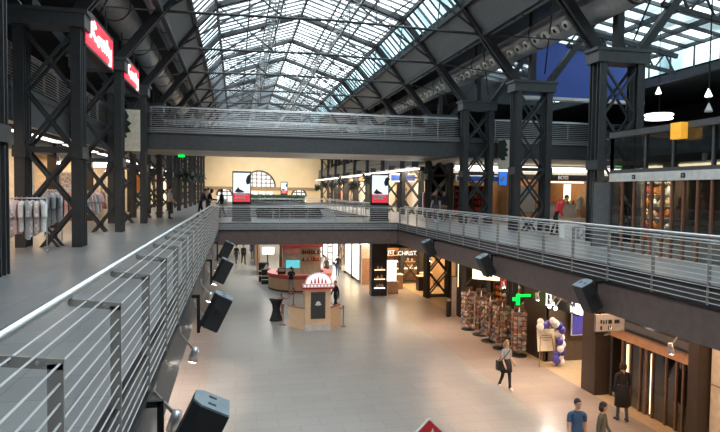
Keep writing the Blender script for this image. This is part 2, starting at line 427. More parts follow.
for k in range(4): b.bx(1.1 + 1.1 * k, 1.9 + 1.1 * k, Y1 - .06, Y1 - .01, 5.2, 6.5)
struct('window_4', b, 'window_glow')

# ------------------------------------------------------------------ glass roof
RG = (0, 17.05); KN = (4.65, 15.55); BD = (5.6, 14.5); ND = (6.5, 13.4)
YR0, YR1 = -8, 85
def strip3(p, q, sgn): return [(XC + sgn * p[0], YR0, p[1]), (XC + sgn * q[0], YR0, q[1]), (XC + sgn * q[0], YR1, q[1]), (XC + sgn * p[0], YR1, p[1])]
for sgn, nm in ((-1, 'left'), (1, 'right')):
    g = MB(); g.quad(*strip3((0, RG[1] + .12), (KN[0] + .02, KN[1] + .12), sgn)); struct('ceiling_glazing_' + nm, g, 'pane')
    g = MB(); g.quad(*strip3((KN[0] + .1, KN[1] + .08), (BD[0] + .1, BD[1]), sgn)); struct('ceiling_steep_glazing_' + nm, g, 'pane' if sgn < 0 else 'pane_teal')
    # glazing bars run down the slope, purlins along the hall
    g = MB()
    y = YR0 + .1; k = 0
    while y < YR1:
        g.beam((XC, y, RG[1] + .05), (XC + sgn * KN[0], y, KN[1] + .05), .05, .10)
        g.beam((XC + sgn * KN[0], y, KN[1] + .05), (XC + sgn * (BD[0] + .05), y, BD[1]), .05, .10)
        y += BAY / 8
    for t in (.33, .66): g.beam((XC + sgn * KN[0] * t, YR0, RG[1] + (KN[1] - RG[1]) * t - .02), (XC + sgn * KN[0] * t, YR1, RG[1] + (KN[1] - RG[1]) * t - .02), .08, .12)
    struct('ceiling_glazing_bars_' + nm, g, 'bar_grey')
    # grey panel strip beneath the glass and the flat dark roof over the ducts
    g = MB(); g.prism([(XC + sgn * (BD[0] + .02), YR0, BD[1] + .05), (XC + sgn * (ND[0] + .05), YR0, ND[1] - .05), (XC + sgn * (ND[0] + .13), YR0, ND[1]), (XC + sgn * (BD[0] + .15), YR0, BD[1] + .12)], (0, YR1 - YR0, 0)); struct('ceiling_panel_' + nm, g, 'ceil_panel')
b = MB(); b.bx(9.35, 13.9, YR0, YR1, 14.6, 14.9); struct('ceiling_right_gutter', b, 'ceil_dark')
b = MB()
b.bx(-12, -7.8, YR0, YR1, 14.6, 14.9); b.bx(-5.8, -1.9, YR0, YR1, 14.6, 14.9)
b.bx(-7.8, -5.8, YR0, 19, 14.6, 14.9); b.bx(-7.8, -5.8, 24.5, YR1, 14.6, 14.9); struct('ceiling_left_aisle', b, 'ceil_dark')
b = MB(); b.quad((-7.8, 19, 14.8), (-5.8, 19, 14.8), (-5.8, 24.5, 14.8), (-7.8, 24.5, 14.8)); struct('ceiling_left_skylight', b, 'pane')
# right aisle: low pitched glass roof, clerestory band, flat dark roof behind
b = MB(); b.quad((13.9, YR0, 14.55), (20, YR0, 13.45), (20, 36, 13.45), (13.9, 36, 14.55)); struct('ceiling_right_aisle_glazing', b, 'pane_aisle')
b = MB()
y = YR0
while y < 36:
    b.beam((13.9, y, 14.5), (20, y, 13.4), .09, .14); y += BAY / 6
for x in (15.4, 16.9, 18.4): b.beam((x, YR0, 14.5 - (x - 13.9) * .18), (x, 36, 14.5 - (x - 13.9) * .18), .16, .2)
struct('ceiling_right_aisle_bars', b, 'bar_grey')
b = MB(); b.quad((20, YR0, 12.3), (20, 36, 12.3), (20, 36, 13.45), (20, YR0, 13.45)); struct('window_5', b, 'pane_teal')
b = MB()
y = YR0
while y < 36: b.beam((19.95, y, 12.3), (19.95, y, 13.45), .06, .06); y += 1.45
b.bx(19.85, 20.0, YR0, 36, 13.35, 13.5); b.bx(19.8, 20.05, YR0, 36, 12.0, 12.35); struct('window_5_frame', b, 'bar_grey')
b = MB(); b.bx(20, 27, YR0, Y1, 12.2, 12.5); b.bx(20, 27, 36, Y1, 12.5, 12.9); b.bx(13.9, 20, 36.2, Y1, 12.6, 12.9); struct('ceiling_right_rear', b, 'ceil_dark')
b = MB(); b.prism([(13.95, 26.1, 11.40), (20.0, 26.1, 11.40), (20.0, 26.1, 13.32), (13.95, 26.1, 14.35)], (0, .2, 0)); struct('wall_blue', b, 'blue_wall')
b = MB(); b.bx(13.5, 20.2, 25.9, 26.3, 11.26, 11.40); trim(b, 'white')
b = MB(); b.bx(13.9, 14.1, 36, Y1, 12.6, 14.7); struct('wall_duct_side', b, 'ceil_dark')
b = MB(); b.bx(13.9, 20, 36, 36.2, 12.6, 14.7); struct('wall_aisle_end', b, 'ceil_dark')
b = MB(); b.bx(13.3, 27, 50, 50.2, SEC, 12.6); struct('wall_upper_rear', b, 'ceil_dark')

for k in range(7):
    y = YT[k] + .3
    if y > 30: break
    t = thing('aisle_truss', '%s lattice truss under the right aisle glass, counted from the near end' % ORD[k], 'roof truss', (13.6, y, 12.6), 'trusses under the right aisle glass')
    b = MB(); b.beam((13.45, y, 14.12), (19.8, y, 13.05), .14, .2); b.build('top_chord', 'truss_steel', t)
    b = MB(); b.beam((14.2, y, 13.2), (19.7, y, 12.3), .12, .16); b.build('bottom_chord', 'truss_steel', t)
    b = MB()
    for j in range(5):
        x0 = 14.2 + j * 1.1; zb = lambda x: 13.2 - (x - 14.2) / 5.8; zt = lambda x: 14.12 - (x - 13.4) * .169
        b.beam((x0, y, zb(x0)), (x0 + .55, y, zt(x0 + .55)), .05, .07); b.beam((x0 + .55, y, zt(x0 + .55)), (x0 + 1.1, y, zb(x0 + 1.1)), .05, .07)
    b.build('web', 'truss_steel', t)
# ================================================================== LATTICE COLUMNS
def hsec(mb, x, y, wx, wy, z0, z1):
    t = .035
    a, c = wx / 2, wy / 2
    p = [(-a, -c), (a, -c), (a, -c + t), (t / 2, -c + t), (t / 2, c - t), (a, c - t), (a, c), (-a, c), (-a, c - t), (-t / 2, c - t), (-t / 2, -c + t), (-a, -c + t)]
    mb.prism([(x + q[0], y + q[1], z0) for q in p], (0, 0, z1 - z0))
def make_column():
    t = thing('lattice_column', 'x', 'column')
    for x in (.13, 1.55):
        for y in (.1, .5):
            m = MB(); hsec(m, x, y, .26, .2, 0, 11.1); m.build('leg', 'steel', t)
        for z in (1.65, 3.1, 6.1, 7.73, 9.33):
            pass
    zs = [.2, 1.65, 3.1, 4.53, 6.13, 7.73, 9.33, 10.93]
    for y in (.1, .5):
        for i in range(7):
            m = MB()
            for s in (-.035, .035):
                m.beam((.26, y + s, zs[i] + .05), (1.42, y + s, zs[i + 1] - .05), .02, .075, 0, (1, 0, 0)); m.beam((1.42, y + s * .6, zs[i] + .05), (.26, y + s * .6, zs[i + 1] - .05), .02, .075, 0, (1, 0, 0))
            m.ell((.84, y, (zs[i] + zs[i + 1]) / 2), (.09, .05, .09), 8, 6)
            m.build('cross_brace', 'steel', t)
        for z in (.12, 3.1, 7.73):
            m = MB(); m.beam((.2, y, z), (1.48, y, z), .08, .14); m.build('strut', 'steel', t)
    m = MB(); m.bx(-.12, 1.8, -.06, .66, 11.05, 11.5); m.bx(-.2, 1.88, -.1, .7, 11.42, 11.52)
    m.build('cap_beam', 'steel_grey', t)
    for x in (.13, 1.55):
        for z in (4.2, 7.5): m = MB(); m.bx(x - .17, x + .17, -.04, .64, z, z + .32); m.build('gusset_plate', 'steel', t)
    return t
colm = make_column()
first = True
for i, y in enumerate(YT):
    for s in (-1, 1):
        if s > 0 and i == 0: continue
        x = -5.83 if s < 0 else 11.72
        side = 'left' if s < 0 else 'right'
        k = i if s < 0 else i - 1
        lab = ('nearest black lattice column of the %s row, with crossed bracing' % side) if k == 0 else ('%s black lattice column from the near end of the %s row' % (ORD[k], side))
        o = colm if first else dup(colm, (x, y, 0))
        o.location = (x, y, 0); TH[o.name] = Vector((x, y, 0)); o['label'] = lab; o['group'] = 'lattice columns of the %s row' % side
        first = False

# ================================================================== ROOF TRUSSES
def make_truss():
    t = thing('roof_truss', 'x', 'roof truss')
    for s in (-1, 1):
        P = lambda q: (XC + s * q[0], 0, q[1])
        m = MB()
        for d in (-.1, .1):
            o = Vector((0, d, 0))
            m.beam(Vector(P(RG)) + o, Vector(P(KN)) + o, .07, .24); m.beam(Vector(P(KN)) + o, Vector(P(BD)) + o, .07, .24)
            m.beam(Vector(P(BD)) + o, Vector(P(ND)) + o, .07, .24)
        m.build('rafter', 'truss_steel', t)
        cap = (11.85 if s > 0 else -4.3, 0, 11.5)
        m = MB()
        for d in (-.13, .13): m.beam(Vector(P(ND)) + Vector((-s * .25, d, .3)), Vector(cap) + Vector((0, d, -.05)), .12, .30)
        m.build('inclined_strut', 'truss_steel', t)
        m = MB(); m.beam(P((ND[0], ND[1])), P((1.85, RG[1] - .7)), .05, .09); m.beam(P((1.85, 13.45)), P((1.85, 16.4)), .04, .05); m.beam(P((1.85, 13.45)), P((KN[0], KN[1])), .04, .06)
        m.beam(P((KN[0], KN[1])), P((KN[0] - .2, 13.45)), .04, .05)
        m.build('hanger_rods', 'truss_steel', t)
        m = MB(); m.ell(P(ND), (.2, .2, .2), 8, 6); m.build('node', 'truss_steel', t)
        c2 = Vector((13.35 if s > 0 else -5.75, 0, 11.5)); m = MB(); m.beam(c2, c2 + Vector((s * 2.2, 0, 2.9)), .26, .26); m.build('outer_strut', 'truss_steel', t)
        m = MB(); m.beam((12.55 if s > 0 else -5.5, 0, 11.5), (12.55 if s > 0 else -5.5, 0, 14.6), .24, .3); m.build('post', 'truss_steel', t)
    m = MB(); m.tube([(XC - ND[0], 0, ND[1]), (XC, 0, ND[1] + .12), (XC + ND[0], 0, ND[1])], .055, 8); m.build('tie_rod', 'truss_steel', t)
    for s in (-1, 1):
        a = Vector((XC + s * ND[0], 0, ND[1])); c = Vector((11.85 if s > 0 else -4.3, 0, 11.6))
        for e in ([a + Vector((0, .1, 0)), c + Vector((s * 1.3, BAY, .3))], [c + Vector((0, .2, .2)), a + Vector((0, BAY, 0))]):
            m = MB(); m.tube(e, .03, 6); m.build('bracing_rod', 'truss_steel', t)
    m = MB()
    for s in (-1, 1):
        m.tube([(XC, 0, RG[1] - .05), (XC + s * KN[0], BAY, KN[1] - .05)], .022, 5); m.tube([(XC + s * KN[0], 0, KN[1] - .05), (XC, BAY, RG[1] - .05)], .022, 5)
    m.build('wind_bracing', 'truss_steel', t)
    return t
tr = make_truss()
for i, y in enumerate(YT):
    o = tr if i == 0 else dup(tr, (0, y, 0))
    o.location = (0, y + .3, 0); TH[o.name] = Vector(o.location)
    o['label'] = '%s dark steel truss under the glass roof, counted from the near end' % ORD[i]; o['group'] = 'trusses under the glass roof'
def longitudinal(nm, lab, x, z, w, h, m='truss_steel'):
    b = MB(); b.bx(x - w / 2, x + w / 2, 8, 84.9, z - h / 2, z + h / 2); trim(b, m)
longitudinal('ridge_beam', 'dark ridge beam along the top of the glass roof', XC, 17.0, .12, .2)
for s, nm in ((-1, 'left'), (1, 'right')):
    longitudinal('purlin', 'dark long beam where the %s roof slope turns steep' % nm, XC + s * KN[0], KN[1], .14, .22)
    longitudinal('purlin', 'dark long beam at the foot of the steep %s glass strip' % nm, XC + s * BD[0], BD[1], .16, .2)
    longitudinal('purlin', 'dark long beam at the lower edge of the %s grey panels' % nm, XC + s * ND[0], ND[1], .18, .24)
    # lattice catwalk hung beneath the slope
    t = thing('lattice_catwalk', 'long pale lattice girder hung under the %s half of the glass roof' % nm, 'girder', (XC + s * 1.85, 9, 15.6), 'lattice girders under the roof')
    for d in (-.32, .32):
        m = MB(); m.beam((XC + s * 1.85 + d, 9, 15.7), (XC + s * 1.85 + d, 84.5, 15.7), .06, .08); m.build('chord', 'truss_steel', t)
    m = MB(); y = 9
    k = 0
    while y < 84:
        x0, x1 = XC + s * 1.85 - .32, XC + s * 1.85 + .32
        m.beam((x0, y, 15.72), (x1, y, 15.72), .06, .04); m.beam((x0 if k % 2 else x1, y, 15.72), (x1 if k % 2 else x0, y + .725, 15.72), .035, .03)
        y += .725; k += 1
    m.build('lattice', 'lattice_grey', t)
    m = MB()
    for y in range(10, 84, 3):
        m.tube([(XC + s * 1.85 + .36, y, 15.75), (XC + s * 1.85 + .36, y + 1.0, 16.1), (XC + s * 1.85 + .36, y + 1.9, 15.8)], .03, 5)
    m.tube([(XC + s * 1.85 + .42, 9, 15.95), (XC + s * 1.85 + .42, 84, 15.95)], .03, 6)
    m.build('cable_run', 'white', t)

# ================================================================== DUCTS
def round_duct(lab, x, z, r, y0, y1, m='duct', noz=None, side=-1):
    t = thing('air_duct', lab, 'duct', (x, y0, z))
    b = MB(); b.tube([(x, y0, z), (x, y1, z)], r, 20); b.build('pipe', m, t, True)
    y = y0 + 1
    while y < y1:
        q = MB(); q.tube([(x, y, z), (x, y + .1, z)], r + .03, 20); q.build('flange', 'duct_dark', t, True); y += BAY
    for yy in noz or []:
        d = Vector((side * .82, 0, -.57)); p = Vector((x, yy, z)) + d * (r - .03)
        q = MB(); q.tube([p, p + d * .2], [.14, .19], 14)
        n = q.build('nozzle', 'nozzle', t, True)
        q = MB(); q.disc(p + d * .201, .085, d, 14, .012); q.build('mouth', 'black', n)
    return t
nz_list = [18.2 + .72 * k for k in range(9)] + [25.0 + .72 * k for k in range(7)] + [31.5 + .75 * k for k in range(6)] + [37.5 + .75 * k for k in range(6)]
round_duct('large round grey duct with a row of cream nozzles, right side above the columns', 12.0, 13.05, .52, 9, 84, 'duct', nz_list)
round_duct('slim grey pipe under the right hand grey roof panels', 10.75, 13.75, .16, 9, 84, 'duct')
round_duct('middle sized grey pipe between roof panels and nozzle duct', 11.25, 14.05, .24, 9, 84, 'duct')
round_duct('slim grey pipe under the left hand grey roof panels', -3.15, 13.8, .16, 9, 84, 'duct')
round_duct('middle sized grey pipe running along the left roof edge', -3.45, 14.25, .2, 9, 84, 'duct')
t = thing('air_duct', 'wide bare metal duct above the red signs', 'duct', (-4.6, 9, 13.1))
b = MB(); b.tube([(-4.6, 9, 13.72), (-4.6, 84, 13.72)], .62, 20); b.build('pipe', 'duct', t, True)
y = 12.3
while y < 84:
    b = MB(); b.tube([(-4.6, y, 13.72), (-4.6, y + .12, 13.72)], .65, 20); b.build('flange', 'duct_dark', t, True); y += BAY / 2

# ================================================================== RAILINGS
def railing(nm, lab, p0, p1, inward, posts, zd, zt=.87, low=.36, nw=12, over=.33, rr=.032, wr=.0085, arm_wires=2, wmat='wire', pw=.075):
    p0, p1, n = Vector(p0), Vector(p1), Vector(inward)
    d = (p1 - p0).normalized()
    t = thing(nm, lab, 'railing', (p0.x, p0.y, zd), 'wire railings')
    up = Vector((0, 0, 1))
    b = MB(); b.tube([p0 + n * over + up * zt, p1 + n * over + up * zt], rr, 10); b.build('handrail', 'stainless', t, True)
    zp = zt - .10
    for s in posts:
        q = p0 + d * s; m = MB()
        m.beam(q + n * .02 - up * low, q + n * .02 + up * zp, .016, pw, 0, n)
        m.beam(q - n * (pw / 2 - .02) + up * (zp - .005), q + n * over + up * (zp + .035), .016, .055, 0)
        m.beam(q + n * over + up * (zp + .02), q + n * over + up * zt, .03, .02, 0, n)
        po = m.build('post', 'post_steel', t)
        if over > .1:
            for a in (.10, .24):
                m = MB(); m.tube([q + n * a + up * (zp + .012) - d * .015, q + n * a + up * (zp + .012) + d * .015], .010, 6); m.build('bolt', 'stainless', po)
    for k in range(nw):
        z = -low + .05 + (zp + low - .05) * k / (nw - 1); m = MB(); m.tube([p0 + up * z, p1 + up * z], wr, 5); m.build('wire', wmat, t)
    for k in range(arm_wires):
        a = over * (k + 1) / (arm_wires + 1) ; m = MB(); m.tube([p0 + n * a + up * (zp + .04), p1 + n * a + up * (zp + .04)], wr, 5); m.build('wire', wmat, t)
    return t
L = 29.4
railing('railing', 'wire railing with cranked posts along the left gallery edge', (-.84, 1.4, UP), (-.84, 29.5, UP), (-1, 0, 0), [.2 + 1.45 * k for k in range(20)], UP, wr=.0062)
railing('railing', 'wire railing along the right gallery edge above the speakers', (8.37, 1.4, UP), (8.37, 29.5, UP), (1, 0, 0), [.25 + 1.45 * k for k in range(20)], UP)
railing('railing', 'wire railing across the front of the lower bridge', (-.84, 29.57, UP), (8.37, 29.57, UP), (0, 1, 0), [.1 + 1.45 * k for k in range(7)], UP)
railing('railing', 'wire railing along the back of the lower bridge', (-.84, 35.4, UP), (8.37, 35.4, UP), (0, -1, 0), [.1 + 1.45 * k for k in range(7)], UP, nw=8)
railing('railing', 'wire railing across the upper bridge beneath the glass roof', (-4.1, 29.47, SEC), (11.7, 29.47, SEC), (0, 1, 0), [.1 + 1.45 * k for k in range(11)], SEC, zt=1.0, low=.3, wmat='wire', wr=.009, nw=13)
railing('railing', 'back railing of the upper bridge, seen through the front one', (-4.1, 35.25, SEC), (11.7, 35.25, SEC), (0, -1, 0), [.1 + 1.45 * k for k in range(11)], SEC, zt=1.0, low=.1, wr=.009)
railing('railing', 'pale railing of the upper floor between the right hand columns', (13.5, 29.47, SEC), (26.9, 29.47, SEC), (0, 1, 0), [.3 + 1.45 * k for k in range(10)], SEC, zt=1.0, low=.3, wr=.011)
railing('railing', 'dark railing of the upper left gallery behind the columns', (-5.97, 7, SEC), (-5.97, 29.3, SEC), (-1, 0, 0), [.3 + 1.45 * k for k in range(15)], SEC, zt=1.0, low=.1)
railing('railing', 'far left railing of the second opening beyond the lower bridge', (-.84, 35.6, UP), (-.84, 55.8, UP), (-1, 0, 0), [.3 + 1.45 * k for k in range(14)], UP, nw=7)
railing('railing', 'far right railing of the second opening beyond the lower bridge', (8.37, 35.6, UP), (8.37, 55.8, UP), (1, 0, 0), [.3 + 1.45 * k for k in range(14)], UP, nw=7)
railing('railing', 'railing of the far bridge in front of the hedge', (-.84, 55.95, UP), (8.37, 55.95, UP), (0, 1, 0), [.1 + 1.45 * k for k in range(7)], UP, nw=7)
# ================================================================== LEFT GALLERY SHOPS
b = MB(); b.bx(-11.2, -11, 8, Y1, UP, 8.55); struct('wall_left_shop_rear', b, 'warm_wall')
for k, y in enumerate([11.4, 23, 34.8, 46.4, 58, 69.6, 81]):
    b = MB(); b.bx(-11, -7.2, y, y + .2, UP, 8.55); struct('wall_left_shop_partition_%d' % (k + 1), b, 'warm_white')
b = MB(); b.bx(-7.3, -7.15, 8, Y1, 7.95, 8.55); trim(b, 'dark_brown')
for k, y in enumerate(YT[:12]):
    b = MB(); b.bx(-7.4, -7.05, y + 2.4, y + 2.75, UP, 8.55); struct('wall_left_pier_%d' % (k + 1), b, 'dark_brown')
b = MB(); b.bx(-7.26, -7.2, 34.9, Y1, UP + .05, 7.9); struct('window_6', b, 'glass_clear')
for k in range(11):
    y = 13.2 + BAY * k
    b = MB(); b.bx(-6.72, -6.34, y, y + 4.9, 8.40, 8.549)
    t = thing('strip_light', '%s long warm ceiling light of the left gallery, counted from the near end' % ORD[k], 'ceiling light', (-6.5, y, 8.4), 'long ceiling lights of the left gallery')
    b.build('housing', 'fascia', t)
    b = MB(); b.bx(-6.68, -6.38, y + .05, y + 4.85, 8.37, 8.40); b.build('diffuser', 'strip_lit', t)
for k in range(12): area('left_shop_light', (-9.0, 14 + 6 * k, 8.3), 2.6, 85, (1, .72, .44), sy=4.5)

def shirt_mesh(w=.5, h=.72, d=.07, sleeve=.26, seed=0):
    rnd = random.Random(seed)
    half = [(.07, h), (.19, h - .05), (w / 2 + .02, h - .10), (w / 2 + .10, h - .10 - sleeve), (w / 2, h - .13 - sleeve), (w / 2 - .06, h - .24), (w / 2 - .05, h * .4), (w / 2 - .02, 0)]
    poly = [(x, z) for x, z in half] + [(-x, z) for x, z in reversed(half)]
    poly = [(x + rnd.uniform(-.012, .012), z + rnd.uniform(-.012, .012)) for x, z in poly]
    b = MB()
    n = len(poly)
    inner = [(x * .82, .03 + z * .94) for x, z in poly]
    vs = [(x, -d * .25, z) for x, z in poly] + [(x, d * .25, z) for x, z in poly] + [(x, -d * .7, z) for x, z in inner] + [(x, d * .7, z) for x, z in inner]
    fs = []
    for i in range(n):
        j = (i + 1) % n
        fs += [(i, j, n + j, n + i), (j, i, 2 * n + i, 2 * n + j), (n + i, n + j, 3 * n + j, 3 * n + i)]
    m = n // 2
    for i in range(m - 1):
        a, c = i, n - 1 - i
        fs.append((2 * n + i, 2 * n + i + 1, 2 * n + n - 2 - i, 2 * n + n - 1 - i)); fs.append((3 * n + i + 1, 3 * n + i, 3 * n + n - 1 - i, 3 * n + n - 2 - i))
    b.add(vs, fs)
    return b
def clothes_rack(lab, x, y, z, length, rz, h=1.45):
    t = thing('clothes_rack', lab, 'clothes rack', (x, y, z), 'clothes racks outside the left shop', rz)
    def W(b, nm, m): return b.build(nm, m, t, True, world=False)
    b = MB(); b.tube([(-length / 2, 0, h), (length / 2, 0, h)], .018, 8); W(b, 'rail', 'stainless')
    for s in (-1, 1):
        b = MB(); b.tube([(s * length / 2, 0, 0.03), (s * length / 2, 0, h)], .018, 8); W(b, 'upright', 'stainless')
        b = MB(); b.tube([(s * length / 2, -.28, .03), (s * length / 2, .28, .03)], .02, 8); W(b, 'foot', 'stainless')
    return t
GC = ['floral', 'cloth_white', 'floral', 'cloth_pink', 'cloth_white', 'cloth_grey', 'floral']
GC2 = ['cloth_grey', 'cloth_blue', 'cloth_grey', 'cloth_white', 'cloth_blue', 'cloth_grey']
GC3 = ['cloth_rose', 'cloth_pink', 'cloth_white', 'cloth_rose', 'cloth_pink']
NM = {'floral': 'flower print', 'cloth_white': 'white', 'cloth_pink': 'pale pink', 'cloth_grey': 'grey', 'cloth_blue': 'pale blue', 'cloth_rose': 'rose red'}
def garments(x, y, z, length, rz, cols, n, rackname, h=1.45):
    for i in range(n):
        c = cols[i % len(cols)]
        s = -length / 2 + .1 + (length - .2) * i / (n - 1)
        g = shirt_mesh(.5, .80 + .06 * ((i * 3) % 4), .085, .3, i)
        o = g.build('blouse', c, None, False, loc=(0, 0, 0))
        hh = .80 + .06 * ((i * 3) % 4)
        o.location = (x + s * math.cos(rz), y + s * math.sin(rz), z + h - .06 - hh); TH[o.name] = Vector(o.location)
        o.rotation_euler = (0, 0, rz + R(72 + (i * 13) % 36))
        tag(o, '%s %s garment from the near end of the %s' % (ORD[i], NM[c], rackname), 'garment', 'garments on the ' + rackname)
        b = MB(); b.tube([(0, 0, hh - .02), (0, 0, hh + .06), (.02, 0, hh + .085), (0, 0, hh + .1)], .008, 5); b.build('hanger_hook', 'stainless', o, world=False)
clothes_rack('low clothes rack of flower print blouses beside the nearest braced column', -5.3, 16.15, UP, 1.1, R(12), 1.36); garments(-5.3, 16.15, UP, 1.1, R(12), GC, 9, 'flower print rack', 1.36)
clothes_rack('clothes rack of grey and pale blue shirts behind the braced column', -5.55, 18.6, UP, 1.0, R(12), 1.5); garments(-5.55, 18.6, UP, 1.0, R(12), GC2, 9, 'grey and blue rack', 1.5)
clothes_rack('clothes rack of rose and white garments standing against the shop opening', -5.75, 21.2, UP, 1.0, R(20), 1.55); garments(-5.75, 21.2, UP, 1.0, R(20), GC3, 7, 'rose and white rack', 1.55)
clothes_rack('far clothes rack of pale tops between the second and third left columns', -6.3, 27.3, UP, 1.5, R(70), 1.5); garments(-6.3, 27.3, UP, 1.5, R(70), ['cloth_white', 'cloth_pink', 'cloth_grey'], 8, 'far pale rack', 1.5)

DK = ['navy', 'dark_cloth', 'cloth_rose', 'brown', 'cloth_grey', 'olive']; NM.update(navy='navy', dark_cloth='black', brown='brown', olive='olive', orange='orange', yellow='yellow')
for k, (y, x) in enumerate([(23.9, -8.2), (26.6, -9.0), (32.2, -8.4), (36.9, -8.6)]):
    nm_ = ['first', 'second', 'third', 'fourth'][k] + ' inner rack'
    clothes_rack('%s rack of dark clothes inside the left shops, counted from the near end' % ORD[k], x, y, UP, 1.6, R(35), 1.6); garments(x, y, UP, 1.6, R(35), DK[k:] + DK[:k] + (['orange'] if k > 1 else ['yellow']), 9, nm_, 1.6)
def panel(nm, lab, cat, x, y, z, w, h, d, m, rz=0, frame=None, group=None, fr=.03):
    """framed board standing upright, local face towards -Y"""
    t = thing(nm, lab, cat, (x, y, z), group, rz)
    if frame:
        b = MB(); b.bx(-w / 2 - fr, w / 2 + fr, -d / 2, d / 2, -fr, h + fr); b.build('frame', frame, t, world=False)
        b = MB(); b.bx(-w / 2, w / 2, -d / 2 - .01, -d / 2, 0, h); b.build('panel', m, t, world=False)
    else:
        b = MB(); b.bx(-w / 2, w / 2, -d / 2, d / 2, 0, h); b.build('panel', m, t, world=False)
    return t
panel('poster', 'pink and white poster on the shop wall behind the clothes racks', 'poster', -8.0, 30.3, 6.45, 1.2, .95, .06, 'floral', R(25), 'white')
# mannequins in the left shops
def mannequin(lab, x, y, z, m1, m2, rz=0, head=True):
    t = thing('mannequin', lab, 'mannequin', (x, y, z), 'shop mannequins', rz)
    b = MB(); b.lathe([(.0, 0), (.2, 0), (.2, .02), (.02, .03), (.02, .75)], (0, 0, 0), 14); b.build('stand', 'stainless', t, True, world=False)
    b = MB(); b.lathe([(.05, .62), (.30, .62), (.24, .85), (.155, 1.1), (.19, 1.3), (.185, 1.38), (.07, 1.46), (.05, 1.5)], (0, 0, 0), 16); b.build('dress', m1, t, True, world=False)
    for s in (-1, 1):
        q = MB(); q.tube([(s * .17, 0, 1.38), (s * .25, .02, 1.15), (s * .24, -.05, .9)], [.055, .045, .03], 8); q.build('arm', m2, t, True, world=False)
    if head:
        q = MB(); q.tube([(0, 0, 1.44), (0, 0, 1.54)], .045, 8); q.ell((0, -.01, 1.64), (.075, .09, .115), 12, 8); q.build('head', m2, t, True, world=False)
mannequin('mannequin in a yellow dress beyond the clothes racks of the left shop', -8.3, 29.2, UP, 'yellow', 'brown')
mannequin('mannequin in an orange dress in the second left shop', -8.1, 36.6, UP, 'orange', 'white')
mannequin('mannequin in a dark dress beside the orange one', -7.7, 34.1, UP, 'dark_cloth', 'white')
mannequin('mannequin in a rose dress near the front of the second left shop', -6.6, 31.1, UP, 'cloth_rose', 'white')
def shelf_unit(nm, lab, x, y, z, w, h, d, n, mbody, rz=0, group=None, back=True):
    t = thing(nm, lab, 'shelf', (x, y, z), group, rz)
    def W(b, n_, m): b.build(n_, m, t, world=False)
    for s in (-1, 1):
        b = MB(); b.bx(s * w / 2 - .02, s * w / 2 + .02, -d / 2, d / 2, 0, h); W(b, 'side_panel', mbody)
    if back: b = MB(); b.bx(-w / 2, w / 2, d / 2 - .02, d / 2, 0, h); W(b, 'back_panel', mbody)
    for k in range(n + 1):
        b = MB(); b.bx(-w / 2, w / 2, -d / 2, d / 2 - .02, h * k / n * .97, h * k / n * .97 + .03); W(b, 'shelf_board', mbody)
    return t
def goods(nm, lab0, cat, x, y, z, w, h, n, cols, rows, rz, size, group):
    c, s_ = math.cos(rz), math.sin(rz); i = 0
    for r_ in rows:
        for k in range(r_[1]):
            u = -w / 2 + w * (k + .5) / r_[1]
            m = cols[(i * 7 + i // 3) % len(cols)]
            hh = size[2] * (.7 + .3 * ((i * 5) % 7) / 6)
            b = MB(); b.lathe([(.0, 0), (size[0] * .5, 0), (size[0] * .55, hh * .6), (size[0] * .3, hh * .8), (size[0] * .2, hh), (0, hh)], (0, 0, 0), 8)
            o = b.build(nm, m, None, True, loc=(0, 0, 0)); o.location = (x + u * c, y + u * s_, z + r_[0]); TH[o.name] = Vector(o.location)
            tag(o, lab0, cat, group); i += 1
for k, (y, lab) in enumerate([(14.5, 'near'), (20, 'second'), (26, 'third'), (31, 'fourth'), (38, 'fifth'), (43, 'sixth')]):
    shelf_unit('shelf_unit', 'wooden wall shelves along the rear of the left shops, %s from the near end' % lab, -10.7, y + .8, UP, 3.2, 2.5, .45, 5, 'wood', R(90), 'wall shelves of the left shops')
    for r_ in range(4):
        for j in range(3):
            b = MB(); b.bx(-.2, .2, -.4, .4, 0, .05); b.bx(-.19, .19, -.38, .38, .05, .11); b.bx(-.18, .2, -.39, .37, .11, .17 + .03 * ((j + r_) % 2))
            o = b.build('folded_clothes', ['cloth_white', 'cloth_grey', 'cloth_rose', 'orange', 'navy', 'cream', 'yellow'][(r_ * 3 + j * 2 + k) % 7], None, loc=(-10.72, y - .2 + j * .95, UP + 2.5 * r_ / 5 * .97 + .035))
            tag(o, 'stack of folded clothes on the %s wall shelves of the left shops' % lab, 'folded clothes', 'folded clothes on the %s left shelves' % lab)
# lit signs and lamps of the left shops
panel('shop_sign', 'small red and white lit sign hung in the second left shop opening', 'sign', -6.85, 32.0, 7.75, .75, .42, .12, 'white_lit', R(12), 'red')
panel('shop_sign', 'small pink lit sign hung far down the left gallery', 'sign', -5.9, 70, 7.9, 1.0, .6, .12, 'pink_lit', 0, 'red')
panel('neon_sign', 'violet neon sign at the left picture edge', 'sign', -5.9, 16.0, 7.35, .28, .62, .08, 'pink_lit', R(30), 'black')
panel('hanging_banner', 'orange red banner hung in the third left shop', 'banner', -7.0, 43.4, 6.5, 1.0, 1.25, .03, 'orange', R(15))
for k, (y, w_) in enumerate([(51.3, 2.4), (54.4, 1.9), (62.9, 2.3), (74.5, 2.3)]):
    b = MB(); n = 12; pts = [(-7.32, y, UP + .3), (-7.32, y + w_, UP + .3)] + [(-7.32, y + w_ / 2 + w_ / 2 * math.cos(math.pi * j / n), 7.0 + .7 * math.sin(math.pi * j / n)) for j in range(n + 1)]
    b.prism(pts, (.05, 0, 0)); tag(b.build('arched_light_box', 'strip_warm'), '%s glowing arched shop window panel down the left gallery' % ORD[k], 'light box', 'glowing arched panels')
